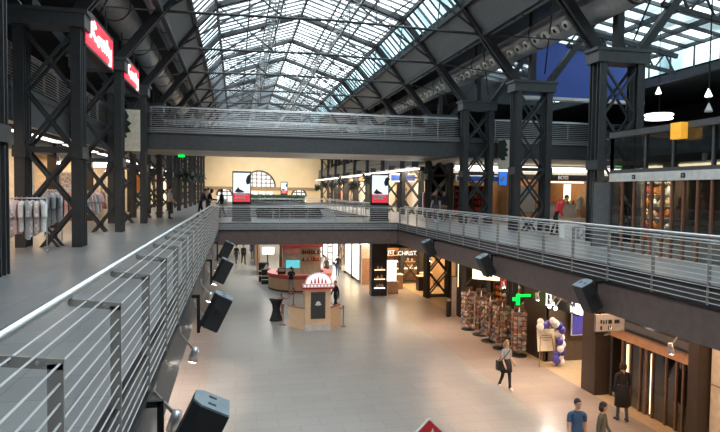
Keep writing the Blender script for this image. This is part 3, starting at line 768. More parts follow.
for k, (x, y, z) in enumerate([(-7.0, 25.6, 7.72), (-7.0, 21.4, 7.8), (-7.1, 36.5, 7.75)]):
    t = thing('spotlight', '%s bright spotlight over the left shop openings' % ORD[k], 'spotlight', (x, y, z), 'spotlights of the left shops')
    b = MB(); b.tube([(x, y, z + .25), (x, y, z + .02)], .02, 6); b.tube([(x, y + .12, z + .05), (x + .03, y - .1, z - .04)], .07, 10); b.build('lamp_body', 'white', t, True)
    b = MB(); b.disc((x + .032, y - .105, z - .042), .062, (.2, -.9, -.35), 12, .012); b.build('lens', 'lamp_hot', t)

# ------------------------------------------------------------------ red light box signs above the left columns
def red_sign(lab, y0, y1, z0, z1, x=-4.12):
    t = thing('light_box_sign', lab, 'sign', (x, y0, z0), 'red signs above the left columns')
    b = MB(); b.bx(x - .26, x - .02, y0, y1, z0, z1); b.bx(x - .28, x, y0 - .04, y1 + .04, z0 - .06, z0); b.bx(x - .28, x, y0 - .04, y1 + .04, z1, z1 + .06); b.build('housing', 'black', t)
    b = MB(); b.bx(x - .02, x, y0 + .03, y1 - .03, z0 + .03, z1 - .03); b.build('face', 'red_sign', t)
    b = MB(); h = z1 - z0; L_ = y1 - y0
    S = lambda u, v: (x + .012, y0 + u * L_, z0 + v * h)
    strokes = [[(.13, .30), (.19, .90)], [(.12, .88), (.25, .84), (.29, .70), (.16, .58)], [(.17, .60), (.30, .34)],
               [(.33, .42), (.40, .56), (.42, .40), (.34, .36), (.40, .26)], [(.46, .34), (.44, .56), (.51, .58), (.52, .32), (.55, .28)],
               [(.57, .62), (.57, .34), (.63, .30), (.66, .60), (.66, .28)], [(.70, .74), (.72, .26)], [(.67, .56), (.76, .56)],
               [(.76, .54), (.79, .28), (.84, .30), (.86, .56)], [(.86, .56), (.85, .02), (.80, .04)]]
    for st in strokes: b.tube([S(*p) for p in st], .045, 6)
    b.build('lettering', 'letter_lit', t)
    for yy in (y0 + .4, y1 - .4): b = MB(); b.beam((x - .15, yy, z1), (x - .15, yy, z1 + .9), .05, .05); b.build('hanger', 'steel', t)
red_sign('nearer and larger red lit sign with white script', 17.65, 21.4, 10.72, 11.72)
red_sign('farther red lit sign with white script', 23.4, 26.8, 10.85, 11.72)
def flag_banner(lab, x, y, z0, z1, w_, rz=0):
    t = thing('hanging_banner', lab, 'banner', (x, y, z0), 'cream banners with leaf silhouettes', rz)
    b = MB(); b.bx(-w_ / 2, w_ / 2, -.01, .01, 0, z1 - z0); b.build('cloth', 'cream_light', t, world=False)
    b = MB(); b.tube([(-w_ / 2 - .05, 0, z1 - z0), (w_ / 2 + .05, 0, z1 - z0)], .025, 8); b.build('rod', 'steel', t, world=False)
    h = z1 - z0
    b = MB()
    pts = [(-.5, .95), (-.1, .98), (.05, .82), (-.05, .74), (.15, .66), (0, .58), (.12, .46), (-.1, .42), (-.02, .32), (-.25, .3), (-.5, .4)]
    b.prism([(px * w_, -.03, py * h) for px, py in pts], (0, .015, 0)); b.build('leaf_silhouette', 'leaf_dark', t, world=False)
flag_banner('cream banner with a dark leaf silhouette hung under the farther red sign', -4.55, 26.6, 8.3, 10.1, 1.0)
flag_banner('cream banner hung at the right end of the upper bridge', 14.3, 29.2, 7.95, 9.6, .9)
flag_banner('cream banner hung farther back beside the right columns', 13.9, 40.5, 7.6, 9.1, .8)
# hanging plants along the far column rows
def hanging_plant(lab, x, y, z, r=.5, seed=0, m='leaf_dark'):
    rnd = random.Random(seed)
    t = thing('hanging_plant', lab, 'plant', (x, y, z), 'hanging plants on the far columns')
    b = MB(); b.lathe([(0, 0), (.16, .0), (.24, .22), (.2, .24), (0, .2)], (x, y, z), 12); b.build('basket', 'black', t, True)
    b = MB(); b.tube([(x, y, z + .2), (x, y, z + 1.2), (x + (1.4 if x > 5 else -.5), y, z + 1.35)], .02, 5); b.build('hanging_arm', 'black', t)
    b = MB()
    for k in range(70):
        a = rnd.uniform(0, 6.28); e = rnd.uniform(-1.2, .7); L_ = r * rnd.uniform(.5, 1.1)
        d = Vector((math.cos(a) * math.cos(e), math.sin(a) * math.cos(e), math.sin(e))); p = Vector((x, y, z + .18)) + d * L_
        s_ = d.orthogonal().normalized() * .09; q = d * .22; n_ = d.cross(s_).normalized() * .012
        b.add([p - q, p + s_, p + q + Vector((0, 0, -.1)), p - s_, p + n_], [(0, 1, 4), (1, 2, 4), (2, 3, 4), (3, 0, 4)])
    b.build('leaves', m, t)
for i, (x, y, z) in enumerate([(-3.7, 46, 7.7), (-3.7, 51.8, 7.7), (-3.7, 57.6, 7.7), (-3.7, 63.4, 7.8)]):
    hanging_plant('%s dark hanging plant along the far left columns' % ORD[i], x, y, z, .5, i)
for i, (x, y, z) in enumerate([(10.5, 46, 7.6), (10.5, 51.8, 7.2), (10.5, 57.6, 7.6), (10.5, 63.4, 7.2), (10.5, 69.2, 7.4), (10.5, 75, 7.1)]):
    hanging_plant('%s dark hanging plant along the far right columns' % ORD[i], x, y, z, .5, 20 + i)
b = MB(); b.bx(-3.2, -2.85, 34.3, 34.4, 8.5, 8.64); t = tag(b.build('exit_sign', 'green_lit'), 'small green exit sign under the left end of the upper bridge', 'sign')

# ================================================================== LOWER BRIDGE: advertising pillars and planters
def ad_pillar(lab, x0, x1, y, zb, zs0, zs1):
    xc, w_ = (x0 + x1) / 2, x1 - x0
    t = thing('advertising_pillar', lab, 'advertising pillar', (xc, y, zb), 'advertising pillars')
    b = MB(); b.bx(x0 - .05, x1 + .05, y + .02, y + .3, zb, zs1 + .08); b.bx(x0 - .08, x1 + .08, y - .02, y + .34, zb, zb + .12); b.build('body', 'black', t)
    h = zs1 - zs0
    b = MB(); b.bx(x0, x1, y, y + .02, zs0 + h * .30, zs1); s_ = b.build('screen', 'screen_white', t)
    b = MB(); b.bx(x0, x1, y, y + .02, zs0, zs0 + h * .30); b.build('red_band', 'screen_red', t)
    S = lambda u, v: (x0 + u * w_, y - .006, zs0 + v * h)
    b = MB(); b.prism([S(.08, .34), S(.3, .52), (S(.36, .44)), S(.5, .40), S(.66, .36), S(.62, .32), S(.3, .31)], (0, .004, 0)); b.prism([S(1, .96), S(.84, .9), S(.74, .74), S(.8, .6), S(.96, .62), S(1, .66)], (0, .004, 0)); b.build('picture', 'screen_dark', t)
    b = MB(); b.bx(x0 + .12 * w_, x0 + .85 * w_, y - .006, y - .002, zs0 + h * .20, zs0 + h * .26); b.bx(x0 + .12 * w_, x0 + .72 * w_, y - .006, y - .002, zs0 + h * .11, zs0 + h * .16); b.build('text_lines', 'white', t)
ad_pillar('left advertising pillar on the lower bridge, bright screen with red foot', -.14, .72, 31.0, UP, 6.07, 7.58)
ad_pillar('right advertising pillar on the lower bridge, bright screen with red foot', 7.30, 8.2, 31.0, UP, 6.08, 7.58)
ad_pillar('small far advertising pillar before the beige end wall', 4.55, 5.15, 60, UP, 6.35, 7.5)
def planter(lab, x0, x1, y0, y1, z, h, hl, seed, m='leaf', grp='planters of the bridges', cnt=420):
    rnd = random.Random(seed)
    t = thing('planter', lab, 'planter', ((x0 + x1) / 2, (y0 + y1) / 2, z), grp)
    b = MB(); b.bx(x0, x1, y0, y1, z, z + h); b.bx(x0 - .03, x1 + .03, y0 - .03, y1 + .03, z + h - .05, z + h); b.build('box', 'black', t)
    b = MB()
    for k in range(int(cnt)):
        p = Vector((rnd.uniform(x0, x1), rnd.uniform(y0, y1), z + h + rnd.uniform(0, hl)))
        d = Vector((rnd.uniform(-1, 1), rnd.uniform(-1, 1), rnd.uniform(-.3, 1))).normalized(); s_ = d.orthogonal().normalized() * .06; q = d * .14; n_ = d.cross(s_).normalized() * .01
        b.add([p - q, p + s_, p + q, p - s_, p + n_], [(0, 1, 4), (1, 2, 4), (2, 3, 4), (3, 0, 4)])
    b.build('foliage', m, t)
for k in range(4): planter('%s low dark planter from the left along the back of the lower bridge' % ORD[k], 1.2 + k * .98, 2.1 + k * .98, 34.5, 35.0, UP, .30, .25, k, 'leaf_dark', cnt=160)
planter('long green hedge on the far bridge', 1.2, 6.6, 56.4, 57.2, UP, .55, .65, 9, 'leaf', cnt=1500)
b = MB(); b.prism([(5.2, 34.3, UP + .1), (5.9, 34.3, UP + .1), (5.9, 34.3, UP + .22), (5.0, 34.3, UP + .55), (4.9, 34.3, UP + .5)], (0, .12, 0)); tag(b.build('escalator_balustrade', 'white'), 'small white sloping balustrade at the back of the lower bridge', 'balustrade')

# ================================================================== RIGHT GALLERY, UPPER LEVEL
b = MB(); b.bx(13.6, 27, 41.0, 41.2, UP, 8.55); struct('wall_right_shop_rear', b, 'warm_wall')
b = MB(); b.bx(13.5, 13.7, 36.2, Y1, UP, 8.55); struct('wall_right_shop_side', b, 'cream')
for k, x in enumerate([13.5, 17.2, 20.1, 23.4, 26.3]):
    b = MB(); b.bx(x, x + .35, 35.6, 41, UP, 8.55); struct('wall_right_partition_%d' % (k + 1), b, 'wood')
b = MB(); b.bx(13.5, 27, 35.5, 35.7, 7.62, 7.95); trim(b, 'dark_brown')
b = MB(); b.bx(13.5, 27, 35.45, 35.75, 7.95, 8.55); trim(b, 'warm_white')
t = thing('strip_light', 'long white ceiling light above the shops facing the hall, upper right', 'ceiling light', (20, 35.0, 8.1))
b = MB(); b.bx(13.6, 26.8, 34.9, 35.15, 8.25, 8.42); b.build('housing', 'white', t)
b = MB(); b.bx(13.62, 26.78, 34.87, 34.9, 8.12, 8.42); b.bx(13.62, 26.78, 34.9, 35.15, 8.22, 8.25); b.build('diffuser', 'strip_lit', t)
t = thing('strip_light', 'long white ceiling light running away along the far right gallery', 'ceiling light', (11.5, 36, 8.16))
b = MB(); b.bx(11.35, 11.65, 36, 84, 8.24, 8.32); b.build('housing', 'white', t)
for k in range(8): b = MB(); b.bx(11.4, 11.86, 37 + 6 * k, 37.1 + 6 * k, 8.32, 8.7); b.build('bracket', 'fascia', t)
b = MB(); b.bx(11.33, 11.63, 36.02, 83.9, 8.16, 8.24); b.build('diffuser', 'strip_lit', t)
for x in (15.5, 18.8, 21.8, 25): area('right_shop_light', (x, 38, 8.2), 2, 34, (1, .76, .5), sy=3)
for k in range(6): area('right_gallery_light', (12.4, 41 + 7 * k, 8.3), 1, 110, (1, .82, .6), sy=5)
for k, y in enumerate([40, 45, 50, 55, 60, 65, 70, 75]):
    b = MB(); b.bx(13.42, 13.49, y, y + 3.4, UP + .3, 7.5); tag(b.build('shop_window', ['cream_light', 'goods', 'warm_white', 'goods_red'][k % 4]), '%s shop window along the far right gallery' % ORD[k], 'shop window', 'shop windows of the far right gallery')
# perfume shop facing the hall
text = text_mb('BOSS', .34, (21.15, 35.48, 7.66), (1, 0, 0), (0, 0, 1), .03, .006)
t = thing('shop_sign', 'dark sign board with pale capitals over the perfume counter', 'sign', (21.8, 35.4, 7.6))
b = MB(); b.bx(20.5, 23.3, 35.42, 35.5, 7.58, 7.96); b.build('board', 'black', t)
for v in text.v: v.y -= .08
text.build('letters', 'off_white', t)
t = thing('strip_light', 'thin warm shelf light above the perfume counter', 'light', (21.9, 35.6, 7.42)); b = MB(); b.bx(20.6, 23.2, 35.55, 35.65, 7.42, 7.52); b.build('tube', 'strip_warm', t)
for k, (x, m, lab) in enumerate([(20.9, 'goods', 'left'), (22.0, 'goods', 'middle'), (23.0, 'goods', 'right')]):
    shelf_unit('display_shelf', '%s lit wooden display shelf in the perfume shop' % lab, x, 40.7, UP, 1.0, 2.5, .4, 5, 'wood', 0, 'display shelves of the perfume shop')
    goods('perfume_box', 'small carton on the %s display shelf of the perfume shop' % lab, 'carton', x, 40.65, UP, .9, 0, 4, ['cream', 'brown', 'pinkred', 'white', 'wood'], [(2.5 * r_ / 5 * .97 + .04, 4) for r_ in range(1, 5)], 0, (.16, .16, .3), 'cartons on the %s perfume shelf' % lab)
for k, (x, lab) in enumerate([(20.75, 'left'), (22.7, 'right')]):
    b = MB(); b.bx(x - .18, x + .18, 36.6, 36.9, 6.2, 7.35); tag(b.build('lit_column', 'strip_warm'), '%s glowing column in the perfume shop window' % lab, 'lamp', 'glowing columns')
t = thing('sales_counter', 'pale perfume counter before the right gallery shop', 'counter', (21.8, 36, UP))
b = MB(); b.bx(20.6, 23.0, 35.9, 36.4, UP, UP + .9); b.build('body', 'off_white', t); b = MB(); b.bx(20.55, 23.05, 35.85, 36.45, UP + .9, UP + .95); b.build('counter_top', 'grey', t)
goods('flacon', 'small bottle on the perfume counter', 'bottle', 21.8, 36.1, UP + .951, 2.2, 0, 9, ['cream', 'brown', 'pinkred', 'white', 'copper'], [(0, 10)], 0, (.12, .12, .34), 'bottles on the perfume counter')
mannequin('pale dress form standing before the perfume counter', 22.2, 34.4, UP, 'cream_light', 'cream_light', head=False)
panel('display_board', 'white lit display board behind the crossed bracing, right gallery', 'display board', 18.7, 35.2, UP + .4, 1.3, 1.65, .15, 'white', 0, 'grey')
panel('shop_sign', 'square blue lit sign hung left of the second right column', 'sign', 16.95, 35.0, 7.2, .55, .85, .1, 'blue_lit', 0, 'blue')
text_mb('P', .6, (16.78, 34.93, 7.38), (1, 0, 0), (0, 0, 1), .02).build('letter', 'white', bpy.data.objects[[o.name for o in COL.objects if o.get('label') == 'square blue lit sign hung left of the second right column'][0]])
panel('fascia_sign', 'blue and white sign band over the shop between right columns', 'sign', 15.4, 35.3, 7.45, 3.0, .3, .1, 'blue', 0, 'white', fr=.07)
panel('fascia_sign', 'blue and white sign band at the corner, far right gallery', 'sign', 12.75, 43.2, 7.55, 2.1, .45, .1, 'blue', R(-14), 'white', fr=.09)
for k, (x, lab) in enumerate([(14.7, 'left'), (16.1, 'right')]):
    shelf_unit('display_shelf', '%s shelf of red goods in the shop behind the second right column' % lab, x, 36.4, UP, 1.25, 2.1, .4, 5, 'dark_brown', 0, 'shelves of red goods')
    goods('red_packet', 'red packet on the %s shelf of red goods' % lab, 'packet', x, 36.35, UP, 1.1, 0, 4, ['red', 'red', 'pinkred', 'brown'], [(2.1 * r_ / 5 * .97 + .04, 5) for r_ in range(0, 5)], 0, (.22, .2, .33), 'packets on the %s red shelf' % lab)
panel('roll_up_sign', 'red and white stand between the far right columns', 'sign stand', 12.9, 38.0, UP, .7, 1.6, .1, 'red', 0, 'white')
# near right aisle, upper floor slab and its lights
slab('floor_upper_right_near', 19.5, 27, Y0, 29.5, SEC, 8.55, ('tiles_up', 'fascia'))
for k, y in enumerate([8.5, 12.4, 16.3, 20.4, 24.4]):
    t = thing('strip_light', '%s hanging strip light behind the glass entrance, counted from the near end' % ORD[k], 'ceiling light', (20, y, 8), 'strip lights behind the glass entrance')
    b = MB(); b.bx(19.85, 20.15, y, y + 2.6, 8.1, 8.2); b.build('housing', 'white', t); b = MB(); b.bx(19.95, 20.05, y + 1.2, y + 1.4, 8.2, 8.56); b.build('hanger', 'white', t); b = MB(); b.bx(19.82, 20.12, y, y + 2.6, 8.0, 8.1); b.build('diffuser', 'strip_warm', t)
t = thing('pendant_lamp', 'pair of flat round white lamps behind the big right column', 'lamp', (19.5, 24, 10.2))
b = MB(); b.lathe([(0, 10.24), (.58, 10.24), (.62, 10.28), (.58, 10.34), (0, 10.34)], (19.5, 24, 0), 24); b.lathe([(0, 10.42), (.60, 10.42), (.64, 10.46), (.60, 10.5), (0, 10.5)], (19.5, 24, 0), 24); b.build('shade', 'white_lit', t, True); b = MB(); b.tube([(19.5, 24, 10.5), (19.5, 24, 13.4)], .012, 5); b.tube([(19.5, 24, 10.3), (19.5, 24, 10.5)], .05, 8); b.build('cord', 'black', t)
for k, (x, y, z) in enumerate([(16.2, 20, 10.65), (14.8, 16, 9.85), (13.9, 15, 9.2)]):
    t = thing('pendant_lamp', '%s small bell shaped lamp hung above the glass entrance' % ['left', 'right', 'lowest'][k], 'lamp', (x, y, z), 'bell lamps over the entrance')
    b = MB(); b.lathe([(.0, .02), (.11, 0), (.10, .05), (.04, .2), (.02, .26), (0, .26)], (x, y, z), 14); b.build('shade', 'white_lit' if k < 2 else 'white', t, True); b = MB(); b.tube([(x, y, z + .25), (x, y, 14.0)], .012, 5); b.build('cord', 'black', t)

# ------------------------------------------------------------------ glass entrance, upper level
xv = 10.95
def entrance(nm, lab, x, ys, z0, zh0, zh1, zt, mfr, mheader, depth, hot=()):
    t = thing(nm, lab, 'glass entrance', (x, ys[0], z0), 'glass entrances')
    ya, yb = ys[-1], ys[0]
    b = MB(); b.bx(x - .06, x + .1, ya, yb, zh0, zh1); b.build('door_header', mheader, t)
    b = MB(); b.bx(x - .1, x + .12, ya, yb, zt - .16, zt); b.bx(x - .05, x + .1, ya, yb, zh1, zh1 + .1); b.build('top_rail', 'steel_grey', t)
    b = MB(); b.bx(x, x + depth, ya, yb, zt - .08, zt - .02); b.build('roof', 'fascia', t)
    for k, y in enumerate(ys):
        b = MB(); b.bx(x - .03, x + .04, y - .03, y + .03, z0, zh0 if 0 < k < len(ys) - 1 else zt - .16)
        b.build('door_frame', mfr if 0 < k < len(ys) - 1 else 'steel_grey', t)
    for k in range(0, len(ys), 3):
        b = MB(); b.bx(x - .03, x + .07, ys[k] - .03, ys[k] + .03, zh1 + .1, zt - .16); b.build('mullion', 'steel_grey', t)
    for k in range(len(ys) - 1):
        b = MB(); b.bx(x + .005, x + .02, ys[k + 1] + .045, ys[k] - .045, z0 + .02, zh0); b.build('door_glass', 'glass_dark', t)
    b = MB(); b.bx(x + .005, x + .02, ya, yb, zh1 + .1, zt - .16); b.build('transom_glass', 'glass_dark', t)
    for k in hot:
        b = MB(); b.bx(x - .02, x + .08, ys[k] - .25, ys[k] - .22, z0 + .1, zh0 - .1); b.build('edge_light', 'strip_warm', t)
    return t
en = entrance('glass_entrance', 'glass entrance with copper door frames on the right gallery', xv, [15.4, 14.85, 14.35, 13.93, 13.65, 13.25, 12.9, 12.5, 12.05, 11.62, 11.1, 10.6, 10.0], UP, 7.06, 7.3, 8.5, 'copper', 'off_white', 2.4)
for y in (14.32, 12.48):
    b = MB(); b.bx(xv - .07, xv - .06, y - .07, y + .07, 7.12, 7.24); pg = b.build('pictogram', 'black', en)
    b = MB(); b.bx(xv - .075, xv - .07, y - .03, y + .03, 7.15, 7.21); b.build('pictogram_mark', 'grey', pg)
b = MB(); b.bx(xv - .3, xv - .10, 12.33, 12.68, 8.08, 8.48); tag(b.build('orange_lamp', 'orange_lit'), 'orange box lamp on the top rail of the glass entrance', 'lamp')
b = MB(); b.bx(10.0, 10.9, 15.75, 15.8, UP, 6.9); 
panel('poster_stand', 'grey poster with a pale figure beside the glass entrance', 'poster', 11.35, 16.2, UP, .8, 2.0, .05, 'fascia_light', R(-10), 'steel_grey')
shelf_unit('display_shelf', 'brightly lit shelf of goods seen through the glass entrance', 14.3, 17.6, UP, 1.0, 2.1, .35, 5, 'cream_light', R(-30))
goods('packet', 'packet on the lit shelf behind the glass entrance', 'packet', 14.28, 17.5, UP, .9, 0, 4, ['orange', 'pinkred', 'cream', 'white'], [(2.1 * r_ / 5 * .97 + .04, 4) for r_ in range(0, 5)], R(-30), (.2, .2, .3), 'packets behind the glass entrance')
area('entrance_display_light', (13.6, 16.6, 7.6), .8, 40, (1, .8, .55))
area('entrance_hall_light', (16, 12, 8.2), 2, 25, (1, .8, .6), sy=8)
b = MB(); b.bx(23.5, 23.7, Y0, 29, UP, 8.55); struct('wall_right_rear_shops', b, 'brown')
# bags on the gallery floor near the red jacket
for k, (x, y, m, s_) in enumerate([(12.0, 19.3, 'white', (.5, .35, .5)), (12.55, 19.1, 'floral', (.45, .3, .38)), (12.9, 18.6, 'blue', (.45, .3, .42))]):
    b = MB(); b.bx(x - s_[0] / 2, x + s_[0] / 2, y - s_[1] / 2, y + s_[1] / 2, UP, UP + s_[2])
    t = thing('shopping_bag', '%s shopping bag on the right gallery floor beside the red jacket' % ['white', 'flower print', 'blue'][k], 'bag', (x, y, UP), 'shopping bags on the right gallery')
    b.build('bag_body', m, t); b = MB(); b.tube([(x - .1, y, UP + s_[2] - .02), (x - .08, y, UP + s_[2] + .16), (x + .08, y, UP + s_[2] + .16), (x + .1, y, UP + s_[2] - .02)], .012, 6); b.build('handle', m, t, True)

# unseen fill lights added to brighten the beige end wall
for x in (-1.5, 3.7, 9): area('end_wall_fill', (x, 79, 8.3), 1.2, 95, (1, .80, .55), (R(75), 0, 0), 1.2)
# ================================================================== SPEAKERS AND SPOTLIGHTS ON THE GALLERY EDGES
def speaker(lab, x, y, z, s, tilt=26):
    """s = +1 hung on the left edge (leans to +x), -1 on the right edge"""
    t = thing('loudspeaker', lab, 'loudspeaker', (x, y, z), 'loudspeakers on the gallery edges')
    m = Matrix.Rotation(R(tilt) * s, 3, 'Y'); w_, d_, h_ = .36, .40, .68
    def P(a, b_, c): return m @ Vector((a, b_, c)) + Vector((x, y, z))
    def boxm(mb, x0, x1, y0, y1, z0, z1, mi=0): mb.box(m @ Vector(((x0 + x1) / 2, (y0 + y1) / 2, (z0 + z1) / 2)) + Vector((x, y, z)), (x1 - x0, y1 - y0, z1 - z0), mi, rot=m)
    a, d, h = w_ / 2, d_ / 2, h_ / 2
    b = MB()     # cabinet tapering towards its back
    prof = [(s * a, -d), (s * a, d), (-s * a * .55, d), (-s * a, d * .6), (-s * a, -d * .6), (-s * a * .55, -d)]
    if s < 0: prof = prof[::-1]
    b.prism([P(px, py, -h) for px, py in prof], m @ Vector((0, 0, h_ - .015))); b.build('cabinet', 'spk', t)
    b = MB(); b.prism([P(px, py, h - .015) for px, py in prof], m @ Vector((0, 0, .02))); tp = b.build('skylit_top', 'spk_skylit', t)
    for py in (-.09, .09): b = MB(); boxm(b, -.04, .04, py - .02, py + .02, h + .005, h + .012); b.build('rigging_point', 'black', tp)
    b = MB(); boxm(b, s * a - .005, s * a + .012, -d + .02, d - .02, -h + .02, h - .02); b.build('grille', 'mesh_dark', t)
    for e in (-1, 1): b = MB(); boxm(b, -.05, .05, e * d - .014, e * d + .014, -.05, .05); b.build('pivot_plate', 'black', t)
    # bracket: square arm out from the edge, post down, arm to the cabinet
    xe = -.80 if s > 0 else 8.32
    b = MB(); xb = xe + s * .10
    b.bx(min(xe - s * .06, xb), max(xe - s * .06, xb), y - .03, y + .03, 4.60, 4.66); b.bx(xb - .03, xb + .03, y - .03, y + .03, 3.92, 4.66)
    b.beam((xb, y, 3.95), P(-s * a, 0, -h * .8), .05, .05); b.build('bracket', 'black', t)
    b = MB(); b.tube([(xb, y + .04, 4.5), (xb - s * .02, y + .06, 4.2), (xb + s * .1, y + .05, 3.98), P(-s * a, .05, -.1)], .010, 5); b.build('cable', 'black_matt', t)
    return t
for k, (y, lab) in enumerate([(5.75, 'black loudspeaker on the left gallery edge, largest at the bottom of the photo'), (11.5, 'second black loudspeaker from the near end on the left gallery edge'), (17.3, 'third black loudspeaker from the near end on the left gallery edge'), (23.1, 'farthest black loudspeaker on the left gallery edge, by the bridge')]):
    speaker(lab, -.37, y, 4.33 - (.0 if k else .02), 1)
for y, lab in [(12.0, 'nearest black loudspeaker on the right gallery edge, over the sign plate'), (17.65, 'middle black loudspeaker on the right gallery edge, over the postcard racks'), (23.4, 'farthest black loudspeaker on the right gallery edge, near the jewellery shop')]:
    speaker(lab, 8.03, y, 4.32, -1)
def track_spot(lab, x, y, z, s, aim, energy=45, col=(1, .86, .7)):
    t = thing('spotlight', lab, 'spotlight', (x, y, z), 'silver spotlights under the gallery edges')
    d = (Vector(aim) - Vector((x, y, z))).normalized()
    b = MB(); b.beam((x - s * .25, y, z + .40), (x, y, z + .10), .03, .03); b.bx(x - .05 - s * .25, x + .05 - s * .25, y - .1, y + .1, z + .38, z + .46); b.build('arm', 'stainless', t)
    b = MB(); c = Vector((x, y, z + .05)); b.tube([c - d * .10, c - d * .02, c + d * .12], [.045, .06, .075], 14); b.build('lamp_head', 'stainless', t, True)
    b = MB(); b.disc(c + d * .121, .06, d, 14, .01); b.build('lens', 'lamp_hot', t)
    spot('spot_beam', c + d * .16, aim, energy, col, 75, .6)
for k, (y, z) in enumerate([(6.3, 4.20), (9.2, 4.10), (12.4, 3.92), (14.6, 4.02), (18.0, 3.9), (20.6, 3.95)]):
    track_spot('%s silver spotlight from the near end under the left gallery edge' % ORD[k], -.62, y, z, 1, (-1.6, y + .3, 0), 130, (1, .80, .66))
for k, (x, y, z) in enumerate([(9.35, 10.9, 3.28), (9.3, 16.6, 3.4), (9.3, 19.0, 3.4), (9.0, 26.0, 3.5)]):
    track_spot('%s silver spotlight from the near end under the right gallery edge' % ORD[k], x, y, z, -1, (x + .9, y + .4, 0), 130, (1, .82, .62))
t = thing('light_track', 'thin bright light track under the right gallery edge', 'light track', (9.0, 8, 3.9))
b = MB(); b.bx(8.62, 8.68, 13.2, 17.6, 3.86, 3.93); b.bx(8.62, 8.68, 8, 12.0, 3.86, 3.93); b.build('rail', 'strip_warm', t)

# ================================================================== LOWER LEVEL, RIGHT SIDE
b = MB(); b.bx(16.5, 16.7, 8, 34, 0, 3.98); struct('wall_lower_shop_rear', b, 'warm_wall')
b = MB(); b.bx(12.05, 16.5, 20.75, 21.0, 0, 3.98); struct('wall_lower_partition_1', b, 'brown')
b = MB(); b.bx(12.0, 12.15, 20.75, 22.5, 0, 3.98); struct('wall_lower_shop_front', b, 'dark_brown')
b = MB(); b.bx(13.4, 16.5, 17.3, 17.5, 0, 3.98); struct('wall_lower_partition_2', b, 'dark_brown')
b = MB(); b.bx(12.0, 16.5, 30.2, 30.4, 0, 3.98); struct('wall_lower_partition_3', b, 'dark_brown')
b = MB(); b.bx(12.1, 12.3, 4, 12.65, 0, 3.1); struct('wall_lower_beige', b, 'cream_light')
b = MB(); b.bx(12.0, 12.2, 4, 12.65, 3.1, 3.98); trim(b, 'dark_brown')
b = MB(); b.bx(12.07, 12.12, 4, 12.65, 1.78, 1.80); trim(b, 'beige_trim')
b = MB(); b.bx(11.75, 12.45, 12.7, 13.05, 0, 3.98); struct('wall_lower_pier', b, 'dark_brown')
b = MB(); b.bx(11.66, 12.0, 17.0, 17.7, 0, 3.98); b.bx(11.66, 13.4, 16.95, 17.02, 0, 2.0); struct('wall_lower_clad_pier', b, 'dark_brown')
b = MB(); b.bx(12.0, 12.15, 22.5, 30.2, 3.0, 3.98); trim(b, 'dark_brown')
b = MB(); b.bx(12.0, 12.15, 17.7, 20.75, 2.95, 3.98); trim(b, 'dark_brown')
area('lower_shop_light', (14.2, 19.1, 3.8), 1.8, 130, (1, .86, .66), sy=2.6)
area('newsagent_light', (14.2, 26, 3.8), 2, 80, (1, .74, .5), sy=6)
area('aisle_light', (10.2, 20, 3.9), .6, 210, (1, .58, .34), sy=18)
area('aisle_light', (10.2, 8, 3.9), .6, 60, (1, .66, .44), sy=8)
area('aisle_light_left', (-2.8, 18, 3.9), .6, 200, (1, .80, .68), sy=26)
# lift lobby doors, lower level
ld = entrance('glass_entrance', 'lift lobby doors with copper header under the right gallery', 12.2, [16.85, 16.3, 15.9, 15.45, 15.2, 14.9, 14.35, 13.95, 13.7, 13.35, 13.08], 0, 2.02, 2.34, 3.1, 'frame_brown', 'copper_lit', 1.6, (1, 4))
b = MB(); b.bx(11.8, 12.3, 13.08, 16.9, 2.55, 2.75); b.build('canopy', 'fascia', ld)
b = MB(); b.bx(12.05, 12.1, 14.8, 15.1, 2.86, 2.92); b.build('display', 'white_lit', ld)
b = MB(); b.bx(13.9, 14.0, 13, 17, 0, 3.98); struct('wall_lift_rear', b, 'dark_brown')
# hanging sign plate
t = thing('direction_sign', 'grey brown hanging plate with small pictograms under the right gallery', 'sign', (10.4, 14.5, 2.8))
b = MB(); b.bx(9.95, 10.87, 14.48, 14.56, 2.80, 3.28); b.build('plate', 'grey', t)
b = MB(); b.beam((10.1, 14.52, 3.28), (10.1, 14.52, 3.97), .03, .03); b.build('hanger', 'black', t)
b = MB(); b.beam((10.7, 14.52, 3.28), (10.7, 14.52, 3.97), .03, .03); b.build('hanger', 'black', t)
b = MB()
for x, z, w_ in [(10.12, 3.08, .05), (10.2, 3.06, .04), (10.28, 3.07, .04), (10.40, 3.07, .11), (10.62, 3.07, .16), (10.12, 2.9, .05), (10.41, 2.9, .13)]: b.bx(x - w_ / 2, x + w_ / 2, 14.468, 14.48, z - .055, z + .055)
b.build('pictograms', 'black', t)
text_mb('U', .13, (10.365, 14.46, 2.855), (1, 0, 0), (0, 0, 1), .008, .004).build('letter', 'white', t)
